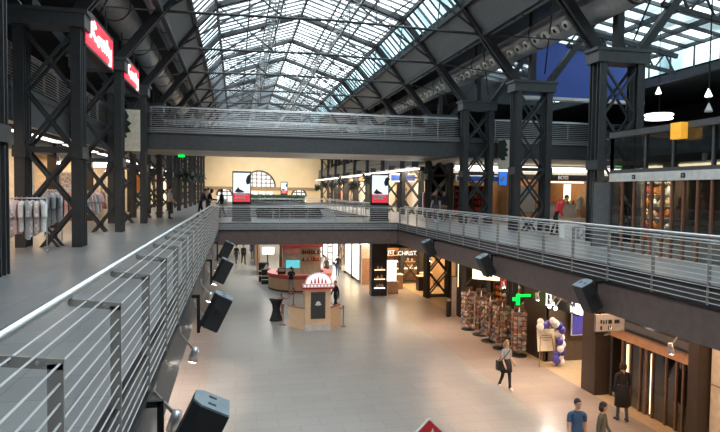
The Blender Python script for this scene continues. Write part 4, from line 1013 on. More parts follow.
# postcard spinner racks
def spinner(lab, x, y, h, r, rz):
    t = thing('postcard_rack', lab, 'postcard rack', (x, y, 0), 'postcard racks before the newsagent', rz)
    b = MB(); b.lathe([(0, 0), (r * 1.0, 0), (r * 1.0, .03), (.04, .06), (0, .06)], (0, 0, 0), 16); b.build('base', 'black', t, True, world=False)
    b = MB(); b.tube([(0, 0, .05), (0, 0, h)], .025, 8); b.build('pole', 'stainless', t, True, world=False)
    nt_ = int((h - .35) / .2)
    for k in range(nt_):
        z = .3 + k * .2
        b = MB(); b.box((0, 0, z), (r * 1.5, r * 1.5, .012)); b.build('tier', 'mesh_dark', t, world=False)
    b = MB()
    for k in range(nt_):
        z = .3 + k * .2
        for a in range(4):
            m = Matrix.Rotation(a * math.pi / 2, 3, 'Z')
            for j in range(3):
                c = m @ Vector(((j - 1) * r * .48, -r * .76, z + .085)); b.box(c, (r * .40, .02, .16), 0, rot=m @ Matrix.Rotation(R(-12), 3, 'X'))
    o = b.build('postcards', 'cards', t, world=False); o['kind'] = 'stuff'
    b = MB(); b.box((0, 0, h), (r * 1.2, .03, .18)); b.build('header', 'brown', t, world=False)
for k, (x, y, h, r, rz) in enumerate([(11.15, 26.4, 2.0, .36, 20), (11.3, 25.3, 2.1, .38, -15), (11.2, 24.1, 2.1, .38, 30), (11.2, 22.9, 2.0, .38, 5), (11.4, 21.75, 2.0, .36, -20)]):
    spinner('%s postcard rack from the far end of the row before the newsagent' % ORD[k], x, y, h, r, R(rz))
panel('light_box', 'lit yellow panel above the postcard racks', 'light box', 12.4, 27.2, 2.3, 1.4, 1.1, .1, 'strip_warm', R(-40), 'dark_brown')
panel('poster', 'small red poster above the postcard racks', 'poster', 12.2, 24.4, 2.4, .7, .7, .08, 'red', R(-30), 'dark_brown')
panel('light_box', 'tall lit yellow strip sign left of the postcard racks', 'light box', 11.9, 29.3, 1.6, .35, 1.5, .08, 'strip_warm', R(-20), 'dark_brown')
panel('poster_stand', 'narrow standing poster left of the postcard racks', 'poster stand', 11.6, 29.6, 0, .3, 2.1, .1, 'off_white', R(10), 'dark_brown')
for k, y in enumerate((23, 25, 27, 29)):
    shelf_unit('magazine_shelf', '%s magazine shelf from the near end inside the newsagent' % ORD[k], 14.4, y, 0, 1.7, 2.1, .35, 6, 'wood', R(-75), 'magazine shelves')
    goods('magazine', 'magazine standing on the %s magazine shelf' % ORD[k], 'magazine', 14.3, y - .03, 0, 1.5, 0, 5, ['orange', 'pinkred', 'cream', 'white', 'navy', 'blue'], [(2.1 * r_ / 6 * .97 + .04, 5) for r_ in range(2, 6)], R(-75), (.22, .2, .3), 'magazines on the %s shelf' % ORD[k])
t = thing('neon_sign', 'green neon sign like half a cross above the postcard racks', 'sign', (11.6, 22.0, 2.1))
b = MB(); b.bx(11.36, 11.50, 21.9, 21.98, 1.98, 2.52); b.bx(11.2, 11.36, 21.9, 21.98, 2.24, 2.38); b.bx(11.50, 12.0, 21.9, 21.98, 2.40, 2.50); b.build('tube', 'green_lit', t)
b = MB(); b.bx(11.98, 12.05, 21.85, 22.05, 2.3, 2.6); b.build('wall_mount', 'black', t)
# shop sign with glare lamps, easel board, balloons
t = thing('shop_sign', 'dark sign with white bracket and letters over the balloon shop', 'sign', (12.0, 19.6, 2.3))
b = MB(); b.bx(12.0, 12.06, 18.5, 20.75, 2.30, 2.66); b.build('board', 'black', t)
b = MB(); b.bx(11.97, 12.0, 20.62, 20.68, 2.28, 2.80); b.bx(11.97, 12.0, 20.32, 20.68, 2.74, 2.80); b.bx(11.97, 12.0, 20.32, 20.38, 2.6, 2.80); b.bx(11.97, 12.0, 20.5, 20.68, 2.28, 2.33); b.build('white_bracket', 'letter_lit', t)
text_mb('Tm', .28, (11.985, 20.45, 2.38), (0, -1, 0), (0, 0, 1), .02, .012).build('letters', 'letter_lit', t)
text_mb('NC', .30, (11.985, 18.98, 2.38), (0, -1, 0), (0, 0, 1), .02, .012).build('letters', 'letter_lit', t)
for k, y in enumerate((19.75, 19.35)):
    track_spot('%s glaring spotlight before the balloon shop sign' % ['left', 'right'][k], 11.6, y, 2.42, -1, (9, y - 4, 1.5), 25, (1, .9, .75))
t = thing('lit_cube_sign', 'small glowing cube lamp hung right of the balloon shop sign', 'lamp', (11.8, 17.95, 2.5))
b = MB(); b.bx(11.65, 11.95, 17.85, 18.15, 2.5, 2.85); b.build('shade', 'white_lit', t); b = MB(); b.bx(11.75, 11.85, 17.95, 18.05, 2.85, 3.97); b.build('hanger', 'black', t)
t = thing('easel_board', 'cream notice board leaning on an easel among blue and white balloons', 'notice board', (11.75, 20.3, 0))
rm = Matrix.Rotation(R(-8), 3, 'X')
b = MB(); b.box((11.8, 20.3, 1.0), (.74, .03, .84), 0, rot=rm); b.build('board', 'cream_light', t)
b = MB()
for z, w_ in ((1.2, .4), (1.1, .5), (1.0, .3), (.9, .45)): b.box((11.78, 20.28 + (1.0 - z) * .14, z), (w_, .006, .02), 0, rot=rm)
b.build('writing_lines', 'brown', t)
for s in (-1, 1): b = MB(); b.tube([(11.8 + s * .36, 20.12, 0), (11.8 + s * .2, 20.38, 1.5)], .018, 6); b.build('easel_leg', 'wood', t)
b = MB(); b.tube([(11.8, 20.62, 0), (11.8, 20.40, 1.5)], .018, 6); b.build('easel_leg', 'wood', t)
rnd = random.Random(3)
pts = [(11.42, 1.75), (11.58, 1.62), (11.36, 1.58), (11.75, 1.66), (11.9, 1.78), (12.05, 1.66), (12.2, 1.58), (12.3, 1.42), (12.22, 1.24), (12.34, 1.1), (12.2, .98), (12.36, .84), (12.24, .7), (12.34, .56), (12.18, .46), (12.32, .34), (12.2, .2), (12.38, .16), (12.05, .30)]
colb = ['white', 'blue', 'white', 'blue', 'white', 'white', 'blue', 'blue', 'white', 'white', 'blue', 'white', 'white', 'blue', 'blue', 'white', 'blue', 'white', 'blue']
for k, (x, z) in enumerate(pts):
    b = MB(); rr = .135 + rnd.uniform(-.012, .015); yy = 20.1 + rnd.uniform(-.12, .06)
    b.ell((x, yy, z + .02), (rr, rr, rr * 1.12), 14, 10); b.lathe([(0, -.03), (.02, -.03), (.01, .01), (0, .01)], (x, yy, z - rr * 1.1), 6)
    tag(b.build('balloon', 'balloon_' + colb[k], None, True), '%s balloon, %s from the upper left end of the balloon garland' % (colb[k], ORD[k]), 'balloon', 'balloon garland')
t = thing('display_table', 'pale display counter inside the balloon shop', 'counter', (13.6, 19.2, 0)); b = MB(); b.bx(12.9, 14.6, 18.4, 18.9, 0, .85); b.build('body', 'cream_light', t); b = MB(); b.bx(12.85, 14.65, 18.35, 18.95, .85, .9); b.build('counter_top', 'white', t)
goods('flacon', 'small white item on the balloon shop counter', 'goods', 13.75, 18.62, .901, 1.5, 0, 7, ['white', 'cream', 'balloon_white'], [(0, 8)], 0, (.14, .14, .2), 'items on the balloon shop counter')
panel('poster', 'violet blue poster inside the balloon shop', 'poster', 13.5, 20.55, 1.1, .9, 1.6, .06, 'balloon_blue', 0, 'white')
b = MB(); b.bx(12.2, 13.6, 17.75, 18.25, 0, .02); tag(b.build('door_mat', 'black_matt'), 'dark door mat at the balloon shop entrance', 'mat')

# ================================================================== LOWER LEVEL, FAR END
b = MB(); b.bx(9.55, 16.5, 41.4, 41.6, 0, 3.98); struct('wall_jeweller_rear', b, 'wood')
b = MB(); b.bx(9.5, 14, 36.2, 36.4, 3.05, 3.98); trim(b, 'dark_brown')
b = MB(); b.bx(8.8, 9.0, 40.6, Y1, 0, 3.98); struct('wall_far_right_lower', b, 'brown')
b = MB(); b.bx(8.8, 9.6, 40.4, 40.6, 0, 3.98); struct('wall_far_corner', b, 'warm_white')
b = MB(); b.bx(8.85, 9.58, 40.38, 40.4, 0, 1.9); trim(b, 'copper_lit')
b = MB(); b.bx(14, 14.2, 31, 41, 0, 3.98); struct('wall_jeweller_side', b, 'warm_wall')
area('jeweller_light', (11.6, 38.8, 3.85), 3, 210, (1, .66, .34), sy=3.5)
area('far_low_light', (3.8, 46, 3.9), 3, 120, (1, .85, .68), sy=10)
area('far_low_light', (7.0, 60, 3.9), 2, 170, (1, .85, .68), sy=40)
for k, y in enumerate([41.2, 44.2, 47.2, 50.2, 53.2, 56.2, 60, 64]):
    b = MB(); b.bx(8.74, 8.79, y, y + 2.2, .25, 3.0); tag(b.build('shop_window', ['strip_warm', 'strip_warm', 'goods', 'white_lit', 'goods', 'white_lit', 'goods', 'white_lit'][k]), '%s lit shop window from the near end of the far lower right passage' % ORD[k], 'shop window', 'lit windows of the far lower passage')
    b = MB(); b.bx(8.70, 8.8, y + 2.3, y + 2.6, 0, 3.98); trim(b, 'dark_brown')
for k, y in enumerate([49, 55, 61]):
    t = thing('column_light', '%s pale lit pilaster in the far lower passage' % ORD[k], 'column', (8.0, y, 0), 'pale pilasters in the far passage'); b = MB(); b.bx(7.75, 8.1, y, y + .35, 0, 3.9); b.build('shaft', 'blue_lit' if k == 9 else 'off_white', t)
    b = MB()
    for j in range(6): b.bx(7.8, 8.05, y - .03, y, .4 + j * .55, .75 + j * .55)
    b.build('lit_windows', 'white_lit', t)
# jeweller: pillar, letters, showcase, counters, shelves
t = thing('display_pillar', 'dark display pillar with three glowing niches left of the jewellery shop', 'display pillar', (9.0, 36.1, 0))
b = MB(); b.bx(8.48, 9.5, 35.85, 36.5, 0, 3.9); b.build('body', 'black', t)
for k, z in enumerate((.55, 1.12, 1.72)):
    b = MB(); b.bx(8.66, 9.32, 35.83, 35.85, z - .03, z + .40); n = b.build('niche', 'dark_brown', t)
    b = MB(); b.bx(8.66, 9.34, 35.74, 35.86, z - .05, z - .01); b.build('lit_shelf', 'white_lit' if k == 0 else 'strip_warm', n)
goods('jewel_bust', 'small pale display bust in a niche of the dark pillar', 'display bust', 9.0, 35.78, 0, .5, 0, 3, ['white', 'cream'], [(.541, 3), (1.111, 2), (1.711, 2)], 0, (.14, .1, .28), 'busts in the dark pillar')
text_mb('CHRIST', .38, (10.27, 36.12, 2.58), (1, 0, 0), (0, 0, 1), .04, 0).build('shop_letters', 'letter_lit')
o = [o for o in COL.objects if o.name.startswith('shop_letters')][-1]; tag(o, 'glowing white capitals over the jewellery shop opening', 'sign')
text_mb('IST', .36, (9.60, 36.12, 2.66), (1, .05, 0), (0, 0, 1), .04, 0).build('shop_letters', 'letter_lit')
o = [o for o in COL.objects if o.name.startswith('shop_letters')][-1]; tag(o, 'short row of glowing capitals between the dark pillar and longer sign', 'sign')
t = thing('glass_showcase', 'brightly lit white showcase at the jewellery shop entrance', 'showcase', (10.1, 36.9, 0))
b = MB(); b.bx(9.75, 10.5, 36.7, 37.2, 0, .78); b.build('base', 'cream', t); b = MB(); b.bx(9.78, 10.46, 37.1, 37.15, .78, 2.1); b.bx(9.78, 10.46, 36.72, 37.15, 2.06, 2.12); b.build('lit_back', 'white_lit', t)
b = MB(); b.bx(9.77, 10.47, 36.71, 36.72, .78, 2.06); b.build('front_glass', 'glass_clear', t); b = MB(); b.bx(10.10, 10.13, 36.7, 36.73, .78, 2.06); b.build('frame_bar', 'stainless', t)
for k in range(3):
    b = MB(); b.bx(10.9, 13.4, 41.0, 41.38, 1.0 + k * .5, 1.04 + k * .5); t = tag(b.build('wall_shelf', 'strip_warm' if k == 0 else 'cream'), '%s wall shelf from below in the jewellery shop' % ORD[k], 'shelf', 'wall shelves of the jewellery shop')
goods('jewel_box', 'small display box on the jewellery shop wall shelves', 'display box', 12.15, 41.18, 0, 2.3, 0, 3, ['white', 'cream', 'dark_brown', 'wood'], [(1.041, 7), (1.541, 7), (2.041, 7)], 0, (.2, .16, .28), 'boxes on the jewellery wall shelves')
for k, (x, y, m) in enumerate([(10.9, 38.6, 'wood'), (12.5, 37.6, 'black'), (13.2, 39, 'cream')]):
    t = thing('sales_counter', '%s counter inside the jewellery shop' % ['wooden', 'black', 'cream'][k], 'counter', (x, y, 0)); b = MB(); b.bx(x - .4, x + .4, y - .3, y + .3, 0, .95); b.build('body', m, t); b = MB(); b.bx(x - .43, x + .43, y - .33, y + .33, .95, 1.0); b.build('counter_top', 'warm_white', t)
panel('wall_lamp_box', 'small square lit box on the wall left of the dark pillar', 'lamp', 8.95, 40.2, 2.9, .5, .5, .15, 'white_lit')
# bin / info post near right column
t = thing('info_post', 'slim dark post left of the postcard racks', 'post', (11.2, 29.27, 0)); b = MB(); b.bx(11.1, 11.28, 29.2, 29.34, 0, .85); b.build('body', 'black', t); b = MB(); b.bx(11.08, 11.3, 29.18, 29.36, .85, .95); b.build('head', 'grey', t)
b = MB()
for k in range(3): b.prism([(8.0 + k * .35, 27.9, .002), (8.25 + k * .35, 27.9, .002), (8.45 + k * .35, 29.0, .002), (8.2 + k * .35, 29.0, .002)], (0, 0, .004))
# round bar kiosk
cx_, cy_, rr = 4.35, 40.0, 2.15
t = thing('bar_kiosk', 'round cream bar counter with red top band under the lower bridge', 'bar', (cx_, cy_, 0))
def arcwall(r0, r1, z0, z1, a0, a1, n=28):
    b = MB()
    for j in range(n):
        t0, t1 = R(a0 + (a1 - a0) * j / n), R(a0 + (a1 - a0) * (j + 1) / n)
        P = lambda r_, t_: (cx_ + r_ * math.cos(t_), cy_ + r_ * math.sin(t_), z0)
        b.prism([P(r0, t0), P(r1, t0), P(r1, t1), P(r0, t1)], (0, 0, z1 - z0))
    return b
arcwall(rr - .12, rr, 0, .86, 150, 395).build('counter_front', 'cream', t)
arcwall(rr - .5, rr + .08, .86, 1.12, 150, 395).build('counter_band', 'pinkred', t)
arcwall(rr - .13, rr + .01, 0, .1, 150, 395).build('plinth', 'brown', t)
b = MB(); b.bx(3.2, 5.9, 40.6, 40.8, 0, 2.9); b.build('back_wall', 'warm_white', t)
b = MB(); b.bx(3.1, 6.0, 40.3, 40.85, 2.75, 2.95); b.build('canopy', 'pinkred', t)
b = MB(); b.bx(2.95, 3.15, 40.3, 40.5, 0, 3.95); b.build('pole', 'copper', t)
for k in range(2):
    b = MB(); b.bx(4.5, 5.8, 40.35, 40.6, 1.75 + k * .5, 1.79 + k * .5); b.build('shelf', 'copper', t)
b = MB(); b.bx(3.3, 4.4, 40.5, 40.6, 2.3, 2.7); b.build('pink_panel', 'pink', t)
goods('bottle', 'bottle on the shelves of the round bar', 'bottle', 5.15, 40.46, 0, 1.2, 0, 3, ['brown', 'red', 'white', 'leaf', 'orange'], [(1.791, 8), (2.291, 8)], 0, (.1, .1, .3), 'bottles on the bar shelves')
panel('screen', 'bright cyan screen on the round bar', 'screen', 3.8, 39.4, 1.42, .95, .55, .06, 'cyan_lit', 0, 'black')
b = MB(); b.bx(3.75, 3.85, 39.35, 39.45, 1.12, 1.4); tag(b.build('screen_stand', 'black'), 'black stand beneath the cyan screen', 'stand')
t = thing('coffee_machine', 'dark machine standing on the left of the round bar counter', 'coffee machine', (3.0, 38.9, 1.12)); b = MB(); b.bx(2.75, 3.25, 38.7, 39.1, 1.12, 1.5); b.build('body', 'black', t); b = MB(); b.bx(2.8, 3.2, 38.64, 38.7, 1.3, 1.45); b.build('panel', 'stainless', t)
for k, (x, y, h, m) in enumerate([(2.0, 43, 1.4, 'black'), (2.15, 41.8, 1.05, 'white')]):
    t = thing('display_stand', ['dark stand with a bright white screen left of the round bar', 'low dark stand of papers left of the round bar'][k], 'stand', (x, y, 0))
    b = MB(); b.bx(x - .35, x + .35, y - .3, y + .3, 0, h); b.build('body', 'black', t); b = MB(); b.bx(x - .37, x + .37, y - .34, y - .3, h * .55, h * .6); b.bx(x - .37, x + .37, y - .34, y - .3, h * .3, h * .35); b.build('paper_ledges', 'white', t)
    if k == 0: b = MB(); b.bx(x - .1, x + .75, y - .06, y, 2.0, 2.5); b.build('screen', 'white_lit', t); b = MB(); b.bx(x + .25, x + .33, y, y + .06, h, 2.3); b.build('screen_pole', 'black', t)
    else: b = MB(); b.prism([(x - .25, y - .2, h), (x + .25, y - .2, h), (x, y - .2, h + .4)], (0, .03, 0)); b.build('sign_card', 'white', t)
# panelled warm walls on the left of the far passage
for k, y in enumerate([46, 52, 58]):
    b = MB(); b.bx(1.7, 1.85, y, y + 3, 0, 2.6); tag(b.build('lit_partition', 'copper_lit'), '%s copper coloured partition behind the bar, far passage' % ORD[k], 'partition', 'copper partitions')
# ---- centre booth
bx0, bx1, by0, by1 = 3.24, 4.46, 27.3, 28.3
t = thing('ticket_booth', 'cream booth with a pink edged half round sign in the middle of the hall', 'booth', (3.85, 27.8, 0))
b = MB(); b.bx(bx0, bx1, by0, by1, .28, 2.02); b.build('body', 'cream', t)
b = MB(); b.bx(bx0 - .02, bx1 + .02, by0 - .02, by1 + .02, 0, .28); b.build('plinth', 'off_white', t)
b = MB(); b.bx(bx0 + .26, bx1 - .26, by0 - .03, by0, .58, 1.86); p_ = b.build('door_frame', 'brown', t)
b = MB(); b.bx(bx0 + .32, bx1 - .32, by0 - .045, by0 - .03, .64, 1.80); b.build('dark_pane', 'mesh_dark', p_)
b = MB(); c_ = (3.85, by0 - .05, 1.32); b.disc(c_, .11, (0, -1, 0), 16, .01); b.bx(3.70, 4.0, by0 - .06, by0 - .05, 1.24, 1.29); b.build('crest', 'white', p_)
b = MB(); b.bx(bx0 - .14, bx1 + .14, by0 - .14, by1 + .1, 2.02, 2.10); b.build('cornice', 'red', t)
b = MB(); b.bx(bx0 - .16, bx1 + .16, by0 - .18, by0 - .02, 2.10, 2.28); b.build('marquee', 'pink', t)
b = MB()
for j in range(9): b.ell((bx0 - .05 + j * (bx1 - bx0 + .1) / 8, by0 - .2, 2.19), (.05, .03, .05), 8, 6)
b.build('marquee_bulbs', 'sign_soft', t)
b = MB(); n = 16; arc = [(3.85 + .62 * math.cos(math.pi * j / n), by0 - .1, 2.28 + .52 * math.sin(math.pi * j / n)) for j in range(n + 1)]
b.prism(list(reversed(arc)), (0, .07, 0)); b.build('half_round_sign', 'sign_soft', t)
b = MB()
for j in range(n + 1): b.ell((arc[j][0], by0 - .07, arc[j][2]), (.05, .05, .05), 8, 5)
b.build('scalloped_edge', 'pink', t)
b = MB()
for j, h in enumerate((.16, .24, .30, .24, .18)): 
    x = 3.85 + (j - 2) * .17; b.prism([(x - .05, by0 - .115, 2.30), (x + .05, by0 - .115, 2.30), (x + .015, by0 - .115, 2.30 + h), (x - .015, by0 - .115, 2.30 + h)], (0, .012, 0))
b.build('red_figures', 'red', t)
for s in (-1, 1):
    b = MB(); a0 = Vector((bx0 if s < 0 else bx1, 27.5, 0)); a1 = Vector((2.55 if s < 0 else 5.1, 28.35, 0)); b.prism([a0, a1, a1 + Vector((0, .08, 0)), a0 + Vector((0, .08, 0))], (0, 0, 1.02)); b.build('side_wing', 'cream', t)
    b = MB(); b.beam(a0 + Vector((0, .04, 1.04)), a1 + Vector((0, .04, 1.04)), .1, .05); b.build('wing_rail', 'wood', t)
rp = [(2.3, 28.75), (2.45, 31.7), (3.3, 33.6), (5.0, 33.4), (5.2, 27.95)]
for k, (x, y) in enumerate(rp):
    t = thing('rope_post', '%s wooden rope post around the booth, counted clockwise from the left front' % ORD[k], 'rope post', (x, y, 0), 'rope posts around the booth')
    b = MB(); b.lathe([(0, 0), (.14, 0), (.14, .03), (.035, .06), (.035, .95), (.06, .98), (.05, 1.05), (0, 1.07)], (x, y, 0), 12); b.build('post', 'copper', t, True)
for k in range(4):
    p, q = Vector((*rp[k], .92)), Vector((*rp[k + 1], .92))
    pts = [p.lerp(q, j / 10) + Vector((0, 0, -.32 * 4 * (j / 10) * (1 - j / 10))) for j in range(11)]
    b = MB(); b.tube(pts, .025, 7); tag(b.build('rope', 'red', None, True), '%s red rope between the posts around the booth, counted clockwise' % ORD[k], 'rope', 'red ropes around the booth')
t = thing('cocktail_table', 'tall table under a black stretch cover beside the booth', 'table', (2.05, 29.9, 0))
b = MB(); b.lathe([(0, 0), (.36, 0), (.34, .04), (.24, .3), (.19, .55), (.22, .8), (.33, 1.04), (.37, 1.08)], (2.05, 29.9, 0), 24); b.build('stretch_cover', 'black_matt', t, True)
b = MB(); b.lathe([(0, 1.08), (.38, 1.08), (.385, 1.10), (.37, 1.12), (0, 1.12)], (2.05, 29.9, 0), 24); b.build('table_top', 'black', t, True)
# ---- red diamond sign on a post
t = thing('diamond_sign', 'red diamond sign with white edge at the bottom of the photo', 'sign', (3.74, 10.8, 0))
def rsq(r, c, n=5):
    out = []
    for q in range(4):
        a0 = q * 90 + 45 - 90
        ang = R(q * 90); cx2, cz2 = (r - c * 1.414) * math.cos(ang), (r - c * 1.414) * math.sin(ang)
        for j in range(n + 1):
            a = R(q * 90 - 45 + 90 * j / n); out.append((cx2 + c * math.cos(a), cz2 + c * math.sin(a)))
    return out
zc = 1.80
b = MB(); b.prism([(3.74 + x, 10.70, zc + z) for x, z in rsq(.44, .05)], (0, .04, 0)); b.build('white_edge', 'white', t)
b = MB(); b.prism([(3.74 + x, 10.69, zc + z) for x, z in rsq(.405, .04)], (0, .012, 0)); b.build('red_face', 'red', t)
b = MB(); b.prism([(3.74 + x, 10.68, zc + z) for x, z in [(-.14, .1), (-.02, .16), (.02, .14), (.07, .24), (.10, .12), (.04, .08), (-.05, .05), (-.1, -.1), (-.18, -.12)]], (0, .012, 0)); b.build('white_mark', 'white', t)
b = MB(); b.tube([(3.74, 10.78, 0.02), (3.74, 10.78, 1.7)], .03, 8); b.lathe([(0, 0), (.25, 0), (.25, .03), (.04, .05), (0, .05)], (3.74, 10.78, 0), 18); b.build('post', 'stainless', t, True)
# ================================================================== PEOPLE
def seg_d(p, a, b):
    ab = b - a; t = max(0, min(1, (p - a).dot(ab) / max(1e-9, ab.length_squared))); return (p - a - ab * t).length
def person(lab, x, y, z, rz, h, top, legs, shoes='shoe', hair='hair_dark', hl='short', sleeve=1.0, legL=(0, 5), legR=(0, 5), armL=(5, 12), armR=(5, 12), lean=0, head=(0, 0), coat=0, skirt=0, girl=False, out=(6, 6), group=None, bulk=1, coatm=None):
    """local frame: faces -Y, x to its own left. leg = (swing forward deg, knee bend); arm = (swing forward, elbow bend)."""
    sw = (.160 if girl else .182) * (1 + (bulk - 1) * .5)
    hipw = .10
    J = {}
    lm = Matrix.Rotation(R(lean), 3, 'X')
    pel = Vector((0, 0, .95))
    def up_(v): return pel + lm @ (Vector(v) - pel)
    J['pel'] = pel; J['sp'] = up_((0, 0, 1.11)); J['ch'] = up_((0, 0, 1.26)); J['nb'] = up_((0, .005, 1.405)); J['nk'] = up_((0, -.012, 1.53))
    def fwd(a, sx=0): return Vector((sx, -math.sin(R(a)), -math.cos(R(a))))
    for s, nm, lg, am, ou in ((1, 'L', legL, armL, out[0]), (-1, 'R', legR, armR, out[1])):
        hip = Vector((s * hipw, 0, .84)); kn = hip + fwd(lg[0], s * .01) * .38; an = kn + fwd(lg[0] - lg[1]) * .40
        J['hip' + nm], J['kn' + nm], J['an' + nm] = hip, kn, an
        J['toe' + nm] = an + Vector((s * .03, -.17, -.045)) if lg[1] < 30 else an + Vector((0, -.08, -.14))
        J['heel' + nm] = an + Vector((0, .05, -.04))
        sh = up_((s * sw, 0, 1.385)); el = sh + fwd(am[0] - lean * .5, s * math.sin(R(ou))) .normalized() * .29; wr = el + fwd(am[0] + am[1] - lean * .5, s * math.sin(R(ou)) * .3).normalized() * .25
        J['sh' + nm], J['el' + nm], J['wr' + nm] = sh, el, wr
        J['pm' + nm] = wr + (wr - el).normalized() * .08
    low = min(J['anL'].z, J['anR'].z) - .07
    for k in J: J[k] = J[k] - Vector((0, 0, low))
    bust = 1.0 if not girl else .92
    rad = dict(pel=.118, sp=.108 * bust * bulk, ch=.134 * bust * bulk, nb=.070, nk=.050)
    for nm in 'LR': rad.update({'hip' + nm: .088, 'kn' + nm: .060, 'an' + nm: .043, 'toe' + nm: .038, 'heel' + nm: .04, 'sh' + nm: .064 * bust * bulk, 'el' + nm: .046 * bust * bulk, 'wr' + nm: .030, 'pm' + nm: .034})
    names = list(J); idx = {k: i for i, k in enumerate(names)}
    E_ = [('pel', 'sp'), ('sp', 'ch'), ('ch', 'nb'), ('nb', 'nk')]
    for nm in 'LR': E_ += [('pel', 'hip' + nm), ('hip' + nm, 'kn' + nm), ('kn' + nm, 'an' + nm), ('an' + nm, 'toe' + nm), ('an' + nm, 'heel' + nm), ('nb', 'sh' + nm), ('sh' + nm, 'el' + nm), ('el' + nm, 'wr' + nm), ('wr' + nm, 'pm' + nm)]
    me = bpy.data.meshes.new('skin_cage'); me.from_pydata([tuple(J[k]) for k in names], [(idx[a], idx[c]) for a, c in E_], [])
    ob = bpy.data.objects.new('skin_cage', me); COL.objects.link(ob)
    md = ob.modifiers.new('skin', 'SKIN'); md.use_smooth_shade = True
    for i, k in enumerate(names): me.skin_vertices[0].data[i].radius = (rad[k], rad[k])
    for i in range(len(names)): me.skin_vertices[0].data[i].use_root = (i == 0)
    ob.modifiers.new('sub', 'SUBSURF').levels = 2
    dg = bpy.context.evaluated_depsgraph_get(); dg.update()
    ev = bpy.data.meshes.new_from_object(ob.evaluated_get(dg))
    vs = [v.co.copy() for v in ev.vertices]; fs = [tuple(p.vertices) for p in ev.polygons]
    bpy.data.objects.remove(ob); bpy.data.meshes.remove(me); bpy.data.meshes.remove(ev)
    def near(p):
        best = None
        for a, c in E_:
            d = seg_d(p, J[a], J[c]) - (rad[a] + rad[c]) * .35
            if best is None or d < best[0]: best = (d, a, c)
        return best[1], best[2]
    tor = {'pel', 'sp', 'ch', 'nb'}
    for i, v in enumerate(vs):
        a, c = near(v)
        if a in tor and c in tor or c.startswith('hip'):
            vs[i] = Vector((v.x * 1.20, v.y * .82 + (J['ch'].y * .16 if lean else 0), v.z))
    mats = ['skin', top, legs, shoes]
    b = MB()
    mi = []
    waist = J['pel'].z + .0
    for f in fs:
        c = sum((vs[i] for i in f), Vector()) / len(f); a, e = near(c)
        if e.startswith('toe') or e.startswith('heel'): k = 3
        elif a.startswith('kn') or a.startswith('hip'): k = 2
        elif e.startswith('hip') or a in ('pel', 'sp'): k = 1 if c.z > waist - c.y * math.sin(R(lean)) else 2
        elif a == 'ch' and e == 'nb': k = 1
        elif a == 'ch' or (a == 'nb' and e.startswith('sh')): k = 1
        elif a == 'nb': k = 0 if (c - J['nb']).dot((J['nk'] - J['nb']).normalized()) > .045 else 1
        elif a.startswith('sh'):
            t = (c - J[a]).dot(J[e] - J[a]) / (J[e] - J[a]).length_squared; k = 1 if t < (.62 if sleeve < 1 else 2) else 0
        elif a.startswith('el'): k = 1 if sleeve >= 1 else 0
        else: k = 0
        mi.append(k)
    b.v = vs; b.f = [list(f) for f in fs]; b.m = mi
    # head with features
    hd = J['nk'] + lm @ Vector((0, -.02, .105)); hm = Matrix.Rotation(R(head[0]), 3, 'Z') @ Matrix.Rotation(R(lean * .4 + head[1]), 3, 'X')
    def hp(v): return hd + hm @ Vector(v)
    b.ell(hp((0, .008, .02)), (.074, .092, .100), 14, 10, 0, hm); b.ell(hp((0, -.022, -.045)), (.054, .064, .072), 12, 8, 0, hm)
    b.add([hp(v) for v in [(-.014, -.082, -.03), (.014, -.082, -.03), (0, -.112, -.026), (0, -.086, .022)]], [(0, 1, 2), (1, 3, 2), (3, 0, 2)], 0)
    for s in (-1, 1):
        b.ell(hp((s * .030, -.080, .012)), (.011, .008, .007), 8, 6, 4, hm); b.ell(hp((s * .031, -.083, .031)), (.017, .006, .004), 8, 5, 5, hm)
        b.ell(hp((s * .074, .012, -.005)), (.010, .020, .032), 8, 6, 0, hm)
    b.ell(hp((0, -.082, -.062)), (.022, .007, .007), 8, 5, 6, hm)
    b.tube([J['nb'] + lm @ Vector((0, .005, -.02)), J['nb'] + lm @ Vector((0, 0, .05)), hd + Vector((0, .012, -.02))], [.062, .052, .050], 12, 0)
    # hands
    for s, nm in ((1, 'L'), (-1, 'R')):
        d = (J['pm' + nm] - J['wr' + nm]).normalized(); side = Vector((s, 0, 0)); fw = d.cross(side)
        if fw.length < .2: side = Vector((0, 0, 1)); fw = d.cross(side)
        fw.normalize(); side = fw.cross(d).normalized(); ww = (s * fw * -1 if False else fw)
        for j, ln in enumerate((.062, .072, .068, .052)):
            o = J['pm' + nm] + fw * (j - 1.5) * .019 - d * .01; m1 = o + d * ln * .55; m2 = m1 + (d - side * .55).normalized() * ln * .5
            b.tube([o, m1, m2], [.0095, .0085, .006], 6, 0)
        o = J['wr' + nm] + d * .03 - fw * .028; b.tube([o, o + d * .03 - fw * .022, o + d * .062 - fw * .022], [.012, .010, .007], 6, 0)
    t = b
    sc = h / 1.75
    t.v = [v * sc for v in t.v]
    o = t.build('person', mats + ['black', hair, 'lips'], None, True, loc=(0, 0, 0))
    o.location = (x, y, z); o.rotation_euler = (0, 0, R(rz)); TH[o.name] = Vector(o.location)
    tag(o, lab, 'person', group)
    hb = MB()
    # hair cap: shell over the back and top of the skull
    n1, n2 = 14, 8
    rows_ = []
    for i in range(n2 + 1):
        th = math.pi * .62 * i / n2
        for j in range(n1):
            p = 2 * math.pi * j / n1; fr_ = max(0, -math.sin(p)); tt = th * (1 - .42 * fr_)
            rows_.append(hp((.082 * math.sin(tt) * math.cos(p), .012 + .100 * math.sin(tt) * math.sin(p), .024 + .108 * math.cos(tt))))
    fs2 = []
    for i in range(n2):
        for j in range(n1): fs2.append((i * n1 + j, (i + 1) * n1 + j, (i + 1) * n1 + (j + 1) % n1, i * n1 + (j + 1) % n1))
    hb.add(rows_, fs2)
